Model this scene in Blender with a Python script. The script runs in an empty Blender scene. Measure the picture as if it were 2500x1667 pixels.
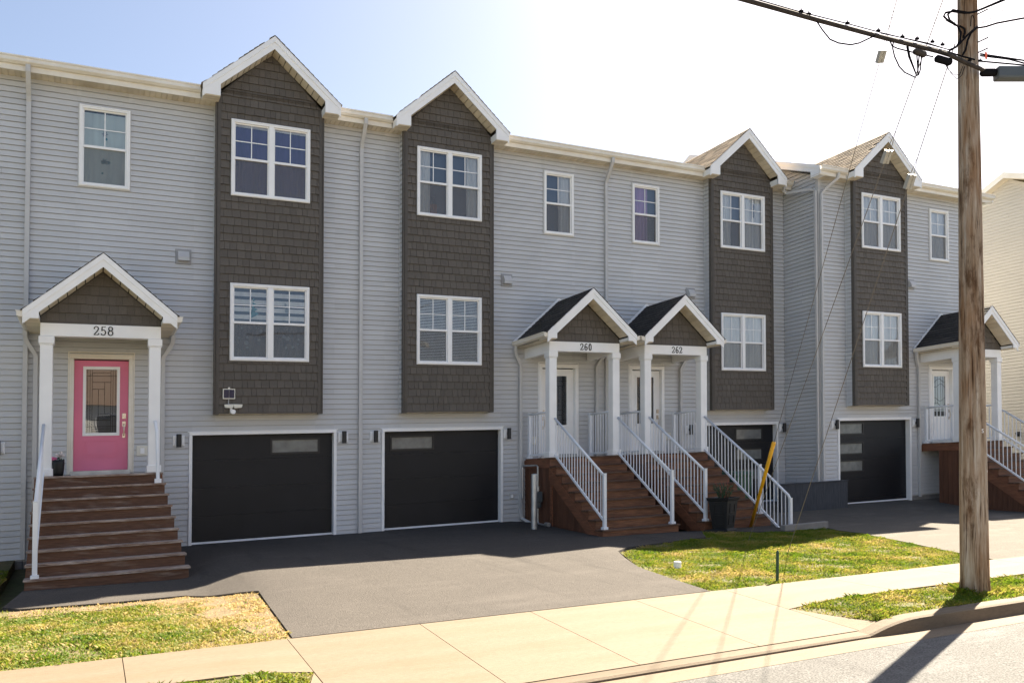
import bpy, bmesh, math, random
import numpy as np
from mathutils import Matrix, Vector
random.seed(7)
rng = np.random.default_rng(7)
sc = bpy.context.scene
COL = sc.collection
# ------------------------------------------------------------------ camera, sky, sun, exposure
S = 0.0459375                                   # the street climbs to the right: houses step along that slope
YAW, PIT = 0.470867, 0.0240797
cam_d = bpy.data.cameras.new('camera'); cam = bpy.data.objects.new('camera', cam_d); COL.objects.link(cam)
cy, sy, cp, sp = math.cos(YAW), math.sin(YAW), math.cos(PIT), math.sin(PIT)
fw = Vector((sy*cp, cy*cp, sp)); rt = Vector((cy, -sy, 0)); up = rt.cross(fw)
M = Matrix((rt, up, -fw)).transposed().to_4x4(); M.translation = Vector((0, -17.2, 1.35))
cam.matrix_world = M
cam_d.sensor_width = 36; cam_d.lens = 36*2017.59/2500; cam_d.shift_y = (1127.31-833.5)/2500
cam_d.clip_end = 2000; cam_d.clip_start = 0.1
sc.camera = cam
SUN_EL = math.radians(45.5); SUN_AZ = math.atan2(0.90, 0.436)     # azimuth from +Y towards +X
w = bpy.data.worlds.new('World'); sc.world = w; w.use_nodes = True
nt = w.node_tree; bg = nt.nodes['Background']
sky = nt.nodes.new('ShaderNodeTexSky'); sky.sky_type = 'NISHITA'; sky.sun_disc = False
sky.sun_elevation = SUN_EL; sky.sun_rotation = SUN_AZ
sky.altitude = 20; sky.air_density = 0.75; sky.dust_density = 1.4; sky.ozone_density = 0.65
nt.links.new(sky.outputs[0], bg.inputs[0]); bg.inputs[1].default_value = 0.051
sd = bpy.data.lights.new('sun', 'SUN'); sd.energy = 5.0; sd.angle = math.radians(0.5); sd.color = (1.0, 0.93, 0.82)
so = bpy.data.objects.new('sun', sd); COL.objects.link(so)
sv = Vector((math.sin(SUN_AZ)*math.cos(SUN_EL), math.cos(SUN_AZ)*math.cos(SUN_EL), math.sin(SUN_EL)))
so.rotation_euler = sv.to_track_quat('Z', 'Y').to_euler(); so.location = (20, 10, 30)
vs = sc.view_settings; vs.view_transform = 'Standard'; vs.look = 'None'; vs.exposure = 2.35; vs.gamma = 1.0
vs.use_white_balance = True; vs.white_balance_temperature = 7300; vs.white_balance_tint = 10

# ------------------------------------------------------------------ materials
def mat(name, col, rough=0.6, metal=0.0, spec=0.4, noise=None, island=0.0, bump=None, stretch=(1, 1, 1), col2=None, scale2=3.0, sharp=(0.35, 0.65)):
    """col mixed with col2 by a noise mask; optional fine noise=(scale, amount), per-island variation and bump=(scale, strength)"""
    m = bpy.data.materials.new(name); m.use_nodes = True
    n = m.node_tree.nodes; L = m.node_tree.links; b = n['Principled BSDF']
    b.inputs['Roughness'].default_value = rough; b.inputs['Metallic'].default_value = metal
    b.inputs['Specular IOR Level'].default_value = spec
    tc = n.new('ShaderNodeTexCoord'); mp = n.new('ShaderNodeMapping'); mp.inputs['Scale'].default_value = stretch
    L.new(tc.outputs['Object'], mp.inputs[0])
    rgb = n.new('ShaderNodeRGB'); rgb.outputs[0].default_value = (*col, 1); cur = rgb.outputs[0]
    if col2:
        t = n.new('ShaderNodeTexNoise'); t.inputs['Scale'].default_value = scale2; t.inputs['Detail'].default_value = 6; t.inputs['Roughness'].default_value = 0.65
        L.new(mp.outputs[0], t.inputs['Vector'])
        r = n.new('ShaderNodeMapRange'); r.inputs[1].default_value = sharp[0]; r.inputs[2].default_value = sharp[1]
        L.new(t.outputs[0], r.inputs[0])
        mx = n.new('ShaderNodeMix'); mx.data_type = 'RGBA'
        L.new(r.outputs[0], mx.inputs['Factor']); L.new(cur, mx.inputs[6]); mx.inputs[7].default_value = (*col2, 1); cur = mx.outputs[2]
    fac = None
    if noise:
        t = n.new('ShaderNodeTexNoise'); t.inputs['Scale'].default_value = noise[0]; t.inputs['Detail'].default_value = 4
        L.new(mp.outputs[0], t.inputs['Vector'])
        r = n.new('ShaderNodeMapRange'); r.inputs[1].default_value = 0.25; r.inputs[2].default_value = 0.75
        r.inputs[3].default_value = 1-noise[1]; r.inputs[4].default_value = 1+noise[1]; L.new(t.outputs[0], r.inputs[0]); fac = r.outputs[0]
    if island:
        g = n.new('ShaderNodeNewGeometry'); r = n.new('ShaderNodeMapRange'); r.inputs[3].default_value = 1-island; r.inputs[4].default_value = 1+island
        L.new(g.outputs['Random Per Island'], r.inputs[0])
        if fac:
            mu = n.new('ShaderNodeMath'); mu.operation = 'MULTIPLY'; L.new(fac, mu.inputs[0]); L.new(r.outputs[0], mu.inputs[1]); fac = mu.outputs[0]
        else: fac = r.outputs[0]
    if fac:
        v = n.new('ShaderNodeVectorMath'); v.operation = 'SCALE'; L.new(cur, v.inputs[0]); L.new(fac, v.inputs['Scale']); cur = v.outputs[0]
    L.new(cur, b.inputs['Base Color'])
    if bump:
        t = n.new('ShaderNodeTexNoise'); t.inputs['Scale'].default_value = bump[0]; t.inputs['Detail'].default_value = 5
        L.new(mp.outputs[0], t.inputs['Vector'])
        bp = n.new('ShaderNodeBump'); bp.inputs['Strength'].default_value = bump[1]; bp.inputs['Distance'].default_value = 0.02
        L.new(t.outputs[0], bp.inputs['Height']); L.new(bp.outputs[0], b.inputs['Normal'])
    return m

M_SIDING = mat('grey_vinyl', (0.535, 0.545, 0.56), 0.5, noise=(0.7, 0.07), island=0.045, bump=(60, 0.05))
M_SHAKE = mat('brown_shake', (0.113, 0.099, 0.085), 0.75, island=0.10, noise=(40, 0.15), stretch=(3, 3, 0.4), bump=(50, 0.2))
M_DARKTRIM = mat('brown_trim', (0.085, 0.074, 0.063), 0.55, noise=(8, 0.08))
M_WHITE = mat('white_trim', (0.88, 0.885, 0.89), 0.45, noise=(3, 0.04))
M_RAILW = mat('white_aluminium', (0.78, 0.81, 0.86), 0.35, noise=(5, 0.03))
M_CREAM = mat('cream_aluminium', (0.83, 0.795, 0.725), 0.45, col2=(0.74, 0.68, 0.58), scale2=1.6)
M_SOFFIT = mat('cream_soffit', (0.74, 0.66, 0.53), 0.5, island=0.10, col2=(0.50, 0.42, 0.31), scale2=1.2, sharp=(0.45, 0.8))
M_SPOUT = mat('grey_downspout', (0.52, 0.52, 0.52), 0.4, noise=(4, 0.05))
M_VENT = mat('grey_vent', (0.33, 0.335, 0.345), 0.5)
M_BLACK = mat('black_door_steel', (0.0095, 0.0103, 0.0135), 0.45, spec=0.28, bump=(160, 0.05), noise=(2, 0.2))
M_LAMP = mat('black_lamp_metal', (0.012, 0.012, 0.014), 0.4)
M_FROST = mat('frosted_glass', (0.16, 0.17, 0.17), 0.2, noise=(6, 0.25))
M_WOOD = mat('stained_deck_wood', (0.21, 0.092, 0.047), 0.65, island=0.3, noise=(9, 0.4), stretch=(.5, 5, 6), bump=(14, 0.2), col2=(0.10, 0.044, 0.025), scale2=1.6)
M_WOODV = mat('stained_side_board', (0.135, 0.057, 0.031), 0.65, island=0.18, noise=(10, 0.3), stretch=(5, 5, .35), bump=(14, 0.15), col2=(0.10, 0.042, 0.024), scale2=1.0)
M_WOODS = mat('stained_skirt', (0.19, 0.078, 0.042), 0.65, noise=(8, 0.3), stretch=(4, .5, 4), bump=(14, 0.15))
M_TREAD = mat('dark_tread_wood', (0.080, 0.042, 0.027), 0.7, island=0.2, noise=(9, 0.4), stretch=(.5, 6, 6), col2=(0.15, 0.085, 0.055), scale2=2.0, sharp=(.5, .75))
M_WOODW = mat('worn_deck_wood', (0.115, 0.056, 0.034), 0.75, island=0.2, noise=(9, 0.35), stretch=(.7, 5, 6), col2=(0.26, 0.20, 0.165), scale2=2.2, sharp=(0.55, 0.8))
M_NOSE = mat('weathered_nosing', (0.15, 0.09, 0.064), 0.8, island=0.2, noise=(9, 0.4), stretch=(1, 6, 6), col2=(0.36, 0.30, 0.26), scale2=2.5)
M_PINK = mat('pink_paint', (0.80, 0.20, 0.33), 0.45, noise=(2, 0.06))
M_NICKEL = mat('satin_nickel', (0.55, 0.48, 0.40), 0.3, metal=0.9)
M_CAME = mat('dark_came', (0.008, 0.008, 0.009), 0.5)
M_SHINGLE = mat('asphalt_shingle', (0.040, 0.036, 0.034), 0.9, island=0.35, noise=(90, 0.35), bump=(150, 0.4))  # porch roofs: the house's shade is put into this darker base
M_SHINGLE_SUN = mat('sunlit_asphalt_shingle', (0.27, 0.215, 0.155), 0.9, island=0.5, noise=(90, 0.35), bump=(150, 0.4))  # same shingle, with the tan of grazing sun put into its colour
M_CONCW = mat('foundation_concrete', (0.22, 0.21, 0.20), 0.9, noise=(6, 0.2))
M_INT = mat('dark_interior', (0.03, 0.033, 0.04), 0.8)
M_BLACKP = mat('black_plastic', (0.014, 0.014, 0.015), 0.45)
M_GALV = mat('galvanised_steel', (0.42, 0.44, 0.46), 0.4, metal=0.7, noise=(5, 0.2))
M_YELLOW = mat('yellow_guard', (0.85, 0.42, 0.02), 0.45, noise=(4, 0.12))
M_WIRE = mat('black_cable', (0.012, 0.012, 0.014), 0.9, spec=0.0)
M_BUND = mat('dusty_cable', (0.045, 0.038, 0.034), 0.8, spec=0.15, noise=(8, 0.4))
M_STEELW = mat('steel_strand', (0.19, 0.17, 0.145), 0.9, spec=0.1)
M_INSUL = mat('fibreglass_insulator', (0.36, 0.35, 0.31), 0.4)
M_CREAMHOUSE = mat('cream_vinyl', (0.47, 0.44, 0.385), 0.5, noise=(1, 0.04))
M_RETW = mat('charcoal_wall', (0.05, 0.055, 0.065), 0.85, noise=(12, 0.3), stretch=(2, 2, 0.3), bump=(30, 0.3))
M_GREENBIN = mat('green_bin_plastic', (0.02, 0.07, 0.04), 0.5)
M_GREYBOX = mat('grey_enclosure', (0.085, 0.10, 0.11), 0.5, noise=(3, 0.1))
M_ORANGE = mat('orange_tag', (0.9, 0.12, 0.03), 0.5)
M_LEAF = mat('planter_leaf', (0.03, 0.07, 0.03), 0.6, island=0.4)
M_PETALP = mat('pink_petal', (0.75, 0.2, 0.38), 0.6, island=0.2)
M_PETALW = mat('white_petal', (0.8, 0.74, 0.72), 0.6, island=0.15)
M_REDST = mat('red_stem', (0.3, 0.07, 0.05), 0.6, island=0.3)
M_SOLAR = mat('solar_cell', (0.012, 0.014, 0.05), 0.15, noise=(20, 0.4))
M_PLATE = mat('ivory_plastic', (0.74, 0.72, 0.64), 0.4)

def concrete(name, col, col2):
    return mat(name, col, 0.85, noise=(48, 0.16), col2=col2, scale2=1.5, bump=(90, 0.25), stretch=(0.35, 1.8, 1), sharp=(.42, .78))
M_CONC = concrete('warm_concrete', (0.152, 0.118, 0.083), (0.132, 0.094, 0.056))
M_KERB = concrete('kerb_concrete', (0.135, 0.102, 0.07), (0.092, 0.067, 0.043))  # sidewalk concrete darkened to paint in the kerb's shaded side
M_JOINT = mat('joint_dirt', (0.14, 0.105, 0.07), 0.95, noise=(20, 0.3))
def asphalt(name, col, grain, col2, scuff=0.0):
    m = mat(name, col, 0.92, noise=(62, grain), col2=col2, scale2=0.45, sharp=(0.2, 0.8), bump=(70, 0.5), spec=0.2)
    n = m.node_tree.nodes; L = m.node_tree.links; b = n['Principled BSDF']; src = b.inputs['Base Color'].links[0].from_socket; tc = n.new('ShaderNodeTexCoord')
    def msk(sc_, st, lo, hi):
        mp = n.new('ShaderNodeMapping'); mp.inputs['Scale'].default_value = st; L.new(tc.outputs['Object'], mp.inputs[0])
        t = n.new('ShaderNodeTexNoise'); t.inputs['Scale'].default_value = sc_; t.inputs['Detail'].default_value = 7; t.inputs['Roughness'].default_value = 0.7; L.new(mp.outputs[0], t.inputs['Vector'])
        r = n.new('ShaderNodeMapRange'); r.inputs[1].default_value = lo; r.inputs[2].default_value = hi; L.new(t.outputs[0], r.inputs[0]); return r.outputs[0]
    for (sc_, st, lo, hi, c, k) in ((1.0, (.5, 1.6, 1), .52, .74, tuple(x*1.6 for x in col), .75), (0.8, (2.6, .35, 1), .54, .70, tuple(x*.60 for x in col), .6), (6.0, (1, 1, 1), .66, .72, tuple(x*3 for x in col), .4)):
        mx = n.new('ShaderNodeMix'); mx.data_type = 'RGBA'; mu = n.new('ShaderNodeMath'); mu.operation = 'MULTIPLY'; L.new(msk(sc_, st, lo, hi), mu.inputs[0]); mu.inputs[1].default_value = k
        L.new(mu.outputs[0], mx.inputs['Factor']); L.new(src, mx.inputs[6]); mx.inputs[7].default_value = (*c, 1); src = mx.outputs[2]
    L.new(src, b.inputs['Base Color'])
    return m
M_DRIVE = asphalt('driveway_asphalt', (0.060, 0.054, 0.050), 0.55, (0.074, 0.067, 0.061))
M_ROAD = asphalt('street_asphalt', (0.120, 0.120, 0.119), 0.75, (0.10, 0.099, 0.096))
M_DRIVE2 = asphalt('pale_asphalt', (0.115, 0.104, 0.09), 0.4, (0.098, 0.088, 0.077))
M_SOIL = mat('lawn_soil', (0.15, 0.11, 0.055), 0.95, col2=(0.075, 0.085, 0.025), scale2=3.2, noise=(50, 0.45), bump=(40, 0.8))
M_STRAW = mat('straw_mulch', (0.20, 0.145, 0.08), 0.95, col2=(0.12, 0.085, 0.045), scale2=7, noise=(70, 0.6), bump=(50, 0.8))
M_EARTH = mat('earth', (0.10, 0.085, 0.05), 0.95, noise=(8, 0.3), col2=(0.05, 0.075, 0.02), scale2=0.7)

def glass_mat():
    m = bpy.data.materials.new('window_glass'); m.use_nodes = True; n = m.node_tree.nodes; L = m.node_tree.links
    for x in list(n): n.remove(x)
    o = n.new('ShaderNodeOutputMaterial'); tr = n.new('ShaderNodeBsdfTransparent'); tr.inputs[0].default_value = (0.97, 0.98, 0.99, 1)
    gl = n.new('ShaderNodeBsdfGlossy'); gl.inputs['Roughness'].default_value = 0.015; gl.inputs[0].default_value = (0.95, 0.97, 1, 1)
    fr = n.new('ShaderNodeFresnel'); fr.inputs[0].default_value = 2.15; mx = n.new('ShaderNodeMixShader')
    L.new(fr.outputs[0], mx.inputs[0]); L.new(tr.outputs[0], mx.inputs[1]); L.new(gl.outputs[0], mx.inputs[2]); L.new(mx.outputs[0], o.inputs[0])
    t = n.new('ShaderNodeTexNoise'); t.inputs['Scale'].default_value = 1.4; tc = n.new('ShaderNodeTexCoord'); L.new(tc.outputs['Object'], t.inputs['Vector'])
    bp = n.new('ShaderNodeBump'); bp.inputs['Strength'].default_value = 0.05; bp.inputs['Distance'].default_value = 0.05
    L.new(t.outputs[0], bp.inputs['Height']); L.new(bp.outputs[0], gl.inputs['Normal']); L.new(bp.outputs[0], fr.inputs['Normal'])
    return m
M_GLASS = glass_mat()
def screen_mat():
    m = bpy.data.materials.new('insect_screen'); m.use_nodes = True; n = m.node_tree.nodes; L = m.node_tree.links
    for x in list(n): n.remove(x)
    o = n.new('ShaderNodeOutputMaterial'); tr = n.new('ShaderNodeBsdfTransparent'); d = n.new('ShaderNodeBsdfDiffuse'); d.inputs[0].default_value = (0.20, 0.19, 0.185, 1)
    mx = n.new('ShaderNodeMixShader'); mx.inputs[0].default_value = 0.38
    L.new(tr.outputs[0], mx.inputs[1]); L.new(d.outputs[0], mx.inputs[2]); L.new(mx.outputs[0], o.inputs[0]); return m
M_SCREEN = screen_mat()
CURT = {k: mat(k+'_curtain', c, 0.8, noise=(2.5, 0.12), stretch=(4, 4, 0.3)) for k, c in dict(
    frost=(0.74, 0.84, 0.82), purple=(0.11, 0.11, 0.32), white=(0.85, 0.88, 0.88), pale=(0.50, 0.54, 0.55), dark=(0.045, 0.06, 0.085),
    blue=(0.10, 0.14, 0.19), lilac=(0.52, 0.36, 0.62), blind=(0.50, 0.55, 0.62), teal=(0.05, 0.30, 0.34), grey=(0.10, 0.11, 0.13), decal=(0.30, 0.36, 0.40), orange=(0.30, 0.10, 0.05)).items()}

def wood_pole_mat():
    m = bpy.data.materials.new('weathered_pole_wood'); m.use_nodes = True; n = m.node_tree.nodes; L = m.node_tree.links; b = n['Principled BSDF']
    b.inputs['Roughness'].default_value = 0.9; b.inputs['Specular IOR Level'].default_value = 0.2
    tc = n.new('ShaderNodeTexCoord')
    def noise(scale, st, det=6):
        mp = n.new('ShaderNodeMapping'); mp.inputs['Scale'].default_value = st; L.new(tc.outputs['Object'], mp.inputs[0])
        t = n.new('ShaderNodeTexNoise'); t.inputs['Scale'].default_value = scale; t.inputs['Detail'].default_value = det; t.inputs['Roughness'].default_value = 0.7
        L.new(mp.outputs[0], t.inputs['Vector']); return t.outputs[0]
    def ramp(src, stops):
        r = n.new('ShaderNodeValToRGB'); L.new(src, r.inputs[0]); e = r.color_ramp.elements
        e[0].position, e[0].color = stops[0][0], (*stops[0][1], 1); e[1].position, e[1].color = stops[-1][0], (*stops[-1][1], 1)
        for p, c in stops[1:-1]: x = e.new(p); x.color = (*c, 1)
        return r.outputs[0]
    base = ramp(noise(16, (1, 1, 0.07)), [(0.30, (0.17, 0.115, 0.075)), (0.46, (0.33, 0.245, 0.17)), (0.57, (0.42, 0.345, 0.27)), (0.72, (0.56, 0.50, 0.43))])
    rust = ramp(noise(2.2, (1.6, 1.6, 0.30), 3), [(0.45, (1, 1, 1)), (0.62, (0.70, 0.54, 0.42))])
    dark = ramp(noise(3.4, (1.5, 1.5, 0.45), 5), [(0.52, (1, 1, 1)), (0.66, (0.36, 0.28, 0.22))])
    crk = ramp(noise(42, (1, 1, 0.03), 3), [(0.36, (0.25, 0.2, 0.17)), (0.44, (1, 1, 1))])
    cur = base
    for o in (rust, dark, crk):
        mx = n.new('ShaderNodeMix'); mx.data_type = 'RGBA'; mx.blend_type = 'MULTIPLY'; mx.inputs['Factor'].default_value = 1
        L.new(cur, mx.inputs[6]); L.new(o, mx.inputs[7]); cur = mx.outputs[2]
    L.new(cur, b.inputs['Base Color'])
    bp = n.new('ShaderNodeBump'); bp.inputs['Strength'].default_value = 0.7; bp.inputs['Distance'].default_value = 0.02
    L.new(noise(40, (1, 1, 0.03), 4), bp.inputs['Height']); L.new(bp.outputs[0], b.inputs['Normal'])
    return m
M_POLE = wood_pole_mat()

def grass_mat(name, straw):
    m = bpy.data.materials.new(name); m.use_nodes = True; n = m.node_tree.nodes; L = m.node_tree.links; b = n['Principled BSDF']
    b.inputs['Roughness'].default_value = 0.6; b.inputs['Specular IOR Level'].default_value = 0.25
    g = n.new('ShaderNodeNewGeometry'); tc = n.new('ShaderNodeTexCoord')
    t = n.new('ShaderNodeTexNoise'); t.inputs['Scale'].default_value = 1.3; t.inputs['Detail'].default_value = 6; L.new(tc.outputs['Object'], t.inputs['Vector'])
    a = n.new('ShaderNodeMath'); a.operation = 'MULTIPLY_ADD'; L.new(t.outputs[0], a.inputs[0]); a.inputs[1].default_value = 2.3; a.inputs[2].default_value = straw-1.15
    c = n.new('ShaderNodeMath'); c.operation = 'MULTIPLY_ADD'; L.new(g.outputs['Random Per Island'], c.inputs[0]); c.inputs[1].default_value = 0.55; L.new(a.outputs[0], c.inputs[2])
    r = n.new('ShaderNodeValToRGB'); L.new(c.outputs[0], r.inputs[0]); e = r.color_ramp.elements
    e[0].position = 0.1; e[0].color = (0.075, 0.14, 0.010, 1); e[1].position = 1.0; e[1].color = (0.46, 0.34, 0.15, 1)
    for p, cc in ((0.35, (0.14, 0.195, 0.018)), (0.6, (0.23, 0.225, 0.035)), (0.8, (0.30, 0.25, 0.07))): x = e.new(p); x.color = (*cc, 1)
    L.new(r.outputs[0], b.inputs['Base Color'])
    tl = n.new('ShaderNodeBsdfTranslucent'); L.new(r.outputs[0], tl.inputs[0]); mx = n.new('ShaderNodeMixShader'); mx.inputs[0].default_value = 0.45
    L.new(b.outputs[0], mx.inputs[1]); L.new(tl.outputs[0], mx.inputs[2]); L.new(mx.outputs[0], n['Material Output'].inputs[0])
    return m
M_GRASS = grass_mat('grass_blades', 0.18); M_DRY = grass_mat('dry_blades', 1.05)

# ------------------------------------------------------------------ mesh helpers
def g0(X, Y):                                   # ground height, measured from the garage floors along the street slope
    wv = min(max(-Y/3, 0), 1)
    z = .035*Y - .018*(X-5)*wv
    if X < 2.2:
        t = min(max((X-1.2)/1.0, 0), 1); t = t*t*(3-2*t)
        q = min(max((Y+5)/-4, 0), 1); q = q*q*(3-2*q)
        z -= .2*(1-t)*wv*(1-q)
    return z
def gw(X, Y): return g0(X, Y) + S*X             # world height of the ground
def clip(poly, cl):                             # clip 2D poly by a convex ccw polygon
    out = poly
    for i in range(len(cl)):
        a, b = cl[i], cl[(i+1) % len(cl)]; ex, ey = b[0]-a[0], b[1]-a[1]
        inp, out = out, []
        for j in range(len(inp)):
            p, q = inp[j], inp[(j+1) % len(inp)]
            sp_ = ex*(p[1]-a[1])-ey*(p[0]-a[0]); sq = ex*(q[1]-a[1])-ey*(q[0]-a[0])
            if sp_ >= -1e-9: out.append(p)
            if (sp_ > 1e-9 and sq < -1e-9) or (sp_ < -1e-9 and sq > 1e-9):
                t = sp_/(sp_-sq); out.append((p[0]+(q[0]-p[0])*t, p[1]+(q[1]-p[1])*t))
        if not out: return []
    return out
class Fr:                                       # wall frame: u along the wall, v up, n outward
    def __init__(s, o, ax, nn): s.o, s.ax, s.nn = Vector(o), Vector(ax), Vector(nn)
    def __call__(s, u, v, n=0.0):
        p = s.o + s.ax*u + s.nn*n; return (p.x, p.y, p.z+v)
def front(y): return Fr((0, y, 0), (1, 0, 0), (0, -1, 0))
def leftf(x): return Fr((x, 0, 0), (0, -1, 0), (-1, 0, 0))
def rightf(x): return Fr((x, 0, 0), (0, 1, 0), (1, 0, 0))
class MB:
    def __init__(s): s.v, s.f = [], []
    def add(s, pts, faces):
        k = len(s.v); s.v.extend(tuple(p) for p in pts); s.f.extend(tuple(i+k for i in f) for f in faces); return s
    def quad(s, *p): return s.add(p, [tuple(range(len(p)))])
    def box(s, x0, x1, y0, y1, z0, z1):
        return s.add([(x0, y0, z0), (x1, y0, z0), (x1, y1, z0), (x0, y1, z0), (x0, y0, z1), (x1, y0, z1), (x1, y1, z1), (x0, y1, z1)],
                     [(0, 3, 2, 1), (4, 5, 6, 7), (0, 1, 5, 4), (1, 2, 6, 5), (2, 3, 7, 6), (3, 0, 4, 7)])
    def fbox(s, F, u0, u1, v0, v1, n0, n1): return s.fprism(F, [(u0, v0), (u1, v0), (u1, v1), (u0, v1)], n0, n1)
    def fprism(s, F, poly, n0, n1):
        k = len(poly); P = [F(u, v, n0) for u, v in poly]+[F(u, v, n1) for u, v in poly]
        fs = [tuple(range(k-1, -1, -1)), tuple(range(k, 2*k))]+[(i, (i+1) % k, (i+1) % k+k, i+k) for i in range(k)]
        return s.add(P, fs)
    def loft(s, rings, caps=True):              # rings: lists of points of equal length
        k = len(rings[0]); P = [p for r in rings for p in r]; fs = []
        for a in range(len(rings)-1):
            for i in range(k): fs.append((a*k+i, a*k+(i+1) % k, (a+1)*k+(i+1) % k, (a+1)*k+i))
        if caps: fs += [tuple(range(k-1, -1, -1)), tuple((len(rings)-1)*k+i for i in range(k))]
        return s.add(P, fs)
    def tube(s, pts, r, seg=8, rs=None):
        pts = [Vector(p) for p in pts]; rings = []; n = None
        for i, p in enumerate(pts):
            d = (pts[min(i+1, len(pts)-1)]-pts[max(i-1, 0)]).normalized()
            if n is None: n = d.orthogonal().normalized()
            n = (n-d*n.dot(d)); n = n.normalized() if n.length > 1e-6 else d.orthogonal().normalized(); b = d.cross(n)
            rr = rs[i] if rs else r
            rings.append([tuple(p+(n*math.cos(t)+b*math.sin(t))*rr) for t in [2*math.pi*j/seg for j in range(seg)]])
        return s.loft(rings)
    def bar(s, pts, wx, wz, side=(1, 0, 0)):    # rectangular bar swept along pts
        pts = [Vector(p) for p in pts]; sd = Vector(side); rings = []
        for i, p in enumerate(pts):
            d = (pts[min(i+1, len(pts)-1)]-pts[max(i-1, 0)]).normalized(); u = sd.cross(d).normalized()
            rings.append([tuple(p+sd*a*wx/2+u*b*wz/2) for a, b in ((-1, -1), (1, -1), (1, 1), (-1, 1))])
        return s.loft(rings)
    def build(s, name, m, parent=None, org=(0, 0, 0), shear=True, smooth=False, bevel=0.0):
        """vertices are given from the street frame; they are stored relative to org and follow the street slope"""
        me = bpy.data.meshes.new(name); ox, oy, oz = org
        vv = [(x-ox, y-oy, z-oz+(S*(x-ox) if shear else 0)) for x, y, z in s.v]
        me.from_pydata(vv, [], s.f); me.update()
        if bevel or True:
            bm = bmesh.new(); bm.from_mesh(me); bmesh.ops.recalc_face_normals(bm, faces=bm.faces) if len(s.f) < 20000 and bevel >= 0 else None
            if bevel > 0:
                bmesh.ops.bevel(bm, geom=[e for e in bm.edges if e.is_manifold and e.calc_face_angle(0) > 0.5], offset=bevel, segments=1, affect='EDGES', clamp_overlap=True)
            bm.to_mesh(me); bm.free()
        if smooth:
            for p in me.polygons: p.use_smooth = True
        if m: me.materials.append(m)
        o = bpy.data.objects.new(name, me); COL.objects.link(o)
        if parent: o.parent = parent
        else: o.location = (ox, oy, oz+(S*ox if shear else 0))
        return o
def tag(o, label, cat, group=None):
    o['label'] = label; o['category'] = cat
    if group: o['group'] = group
    return o
def thing(name, label, cat, org, group=None, shear=True):
    o = bpy.data.objects.new(name, None); COL.objects.link(o); o.empty_display_size = .2
    o.location = (org[0], org[1], org[2]+(S*org[0] if shear else 0)); return tag(o, label, cat, group)
def structure(o): o['kind'] = 'structure'; return o

# ------------------------------------------------------------------ cladding
def minus(rect, holes):
    u0, u1, v0, v1 = rect; cu = sorted({u0, u1}|{c for h in holes for c in h[:2] if u0 < c < u1}); out = []
    for a, b in zip(cu, cu[1:]):
        iv = [(v0, v1)]
        for h in holes:
            if h[0] < b-1e-6 and h[1] > a+1e-6:
                nv = []
                for p, q in iv:
                    if h[2] > p: nv.append((p, min(q, h[2])))
                    if h[3] < q: nv.append((max(p, h[3]), q))
                iv = [(p, q) for p, q in nv if q-p > 1e-4]
        out += [(a, b, p, q) for p, q in iv]
    return out
EXP = 0.1065
def siding(mb, F, poly, n0=0.0, e=EXP, lip=.016, gr=.012):
    vs_ = [p[1] for p in poly]; k = math.floor(min(vs_)/e)
    def ext(v):
        us = []
        for i in range(len(poly)):
            (a, b), (c, d) = poly[i], poly[(i+1) % len(poly)]
            if abs(b-d) < 1e-9:
                if abs(b-v) < 1e-6: us += [a, c]
            elif min(b, d)-1e-9 <= v <= max(b, d)+1e-9: us.append(a+(c-a)*(v-b)/(d-b))
        return (min(us), max(us)) if us else None
    while k*e < max(vs_)-1e-6:
        a, b = max(k*e, min(vs_)), min((k+1)*e, max(vs_)); k += 1
        if b-a < 1e-4: continue
        A, B = ext(a+1e-7), ext(b-1e-7)
        if not A or not B: continue
        na = n0+lip*(1-(a-(k-1)*e)/e); nb = n0+lip*(1-(b-(k-1)*e)/e)
        g = min(a+gr, b)
        cuts = [0.0]; W_ = A[1]-A[0]
        if W_ > 2.2:
            x = random.uniform(.4, 3.4)
            while x < W_-.3: cuts.append(x/W_); x += 3.66
        cuts.append(1.0); d_ = .0
        for t0, t1 in zip(cuts, cuts[1:]):
            d_ = .0022-d_ if len(cuts) > 2 else 0; e_ = .0012/W_ if len(cuts) > 2 else 0
            La, Ra, Lb, Rb = A[0]+W_*(t0+e_), A[0]+W_*(t1-e_), B[0]+(B[1]-B[0])*(t0+e_), B[0]+(B[1]-B[0])*(t1-e_)
            mb.add([F(La, a, n0-.014), F(Ra, a, n0-.014), F(Ra, g, n0-.014), F(La, g, n0-.014), F(La, g, na+d_), F(Ra, g, na+d_), F(Rb, b, nb+d_), F(Lb, b, nb+d_)], [(0, 1, 2, 3), (3, 2, 5, 4), (4, 5, 6, 7)])
def siding_rect(mb, F, rect, holes=(), **k):
    for a, b, p, q in minus(rect, holes): siding(mb, F, [(a, p), (b, p), (b, q), (a, q)], **k)
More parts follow.
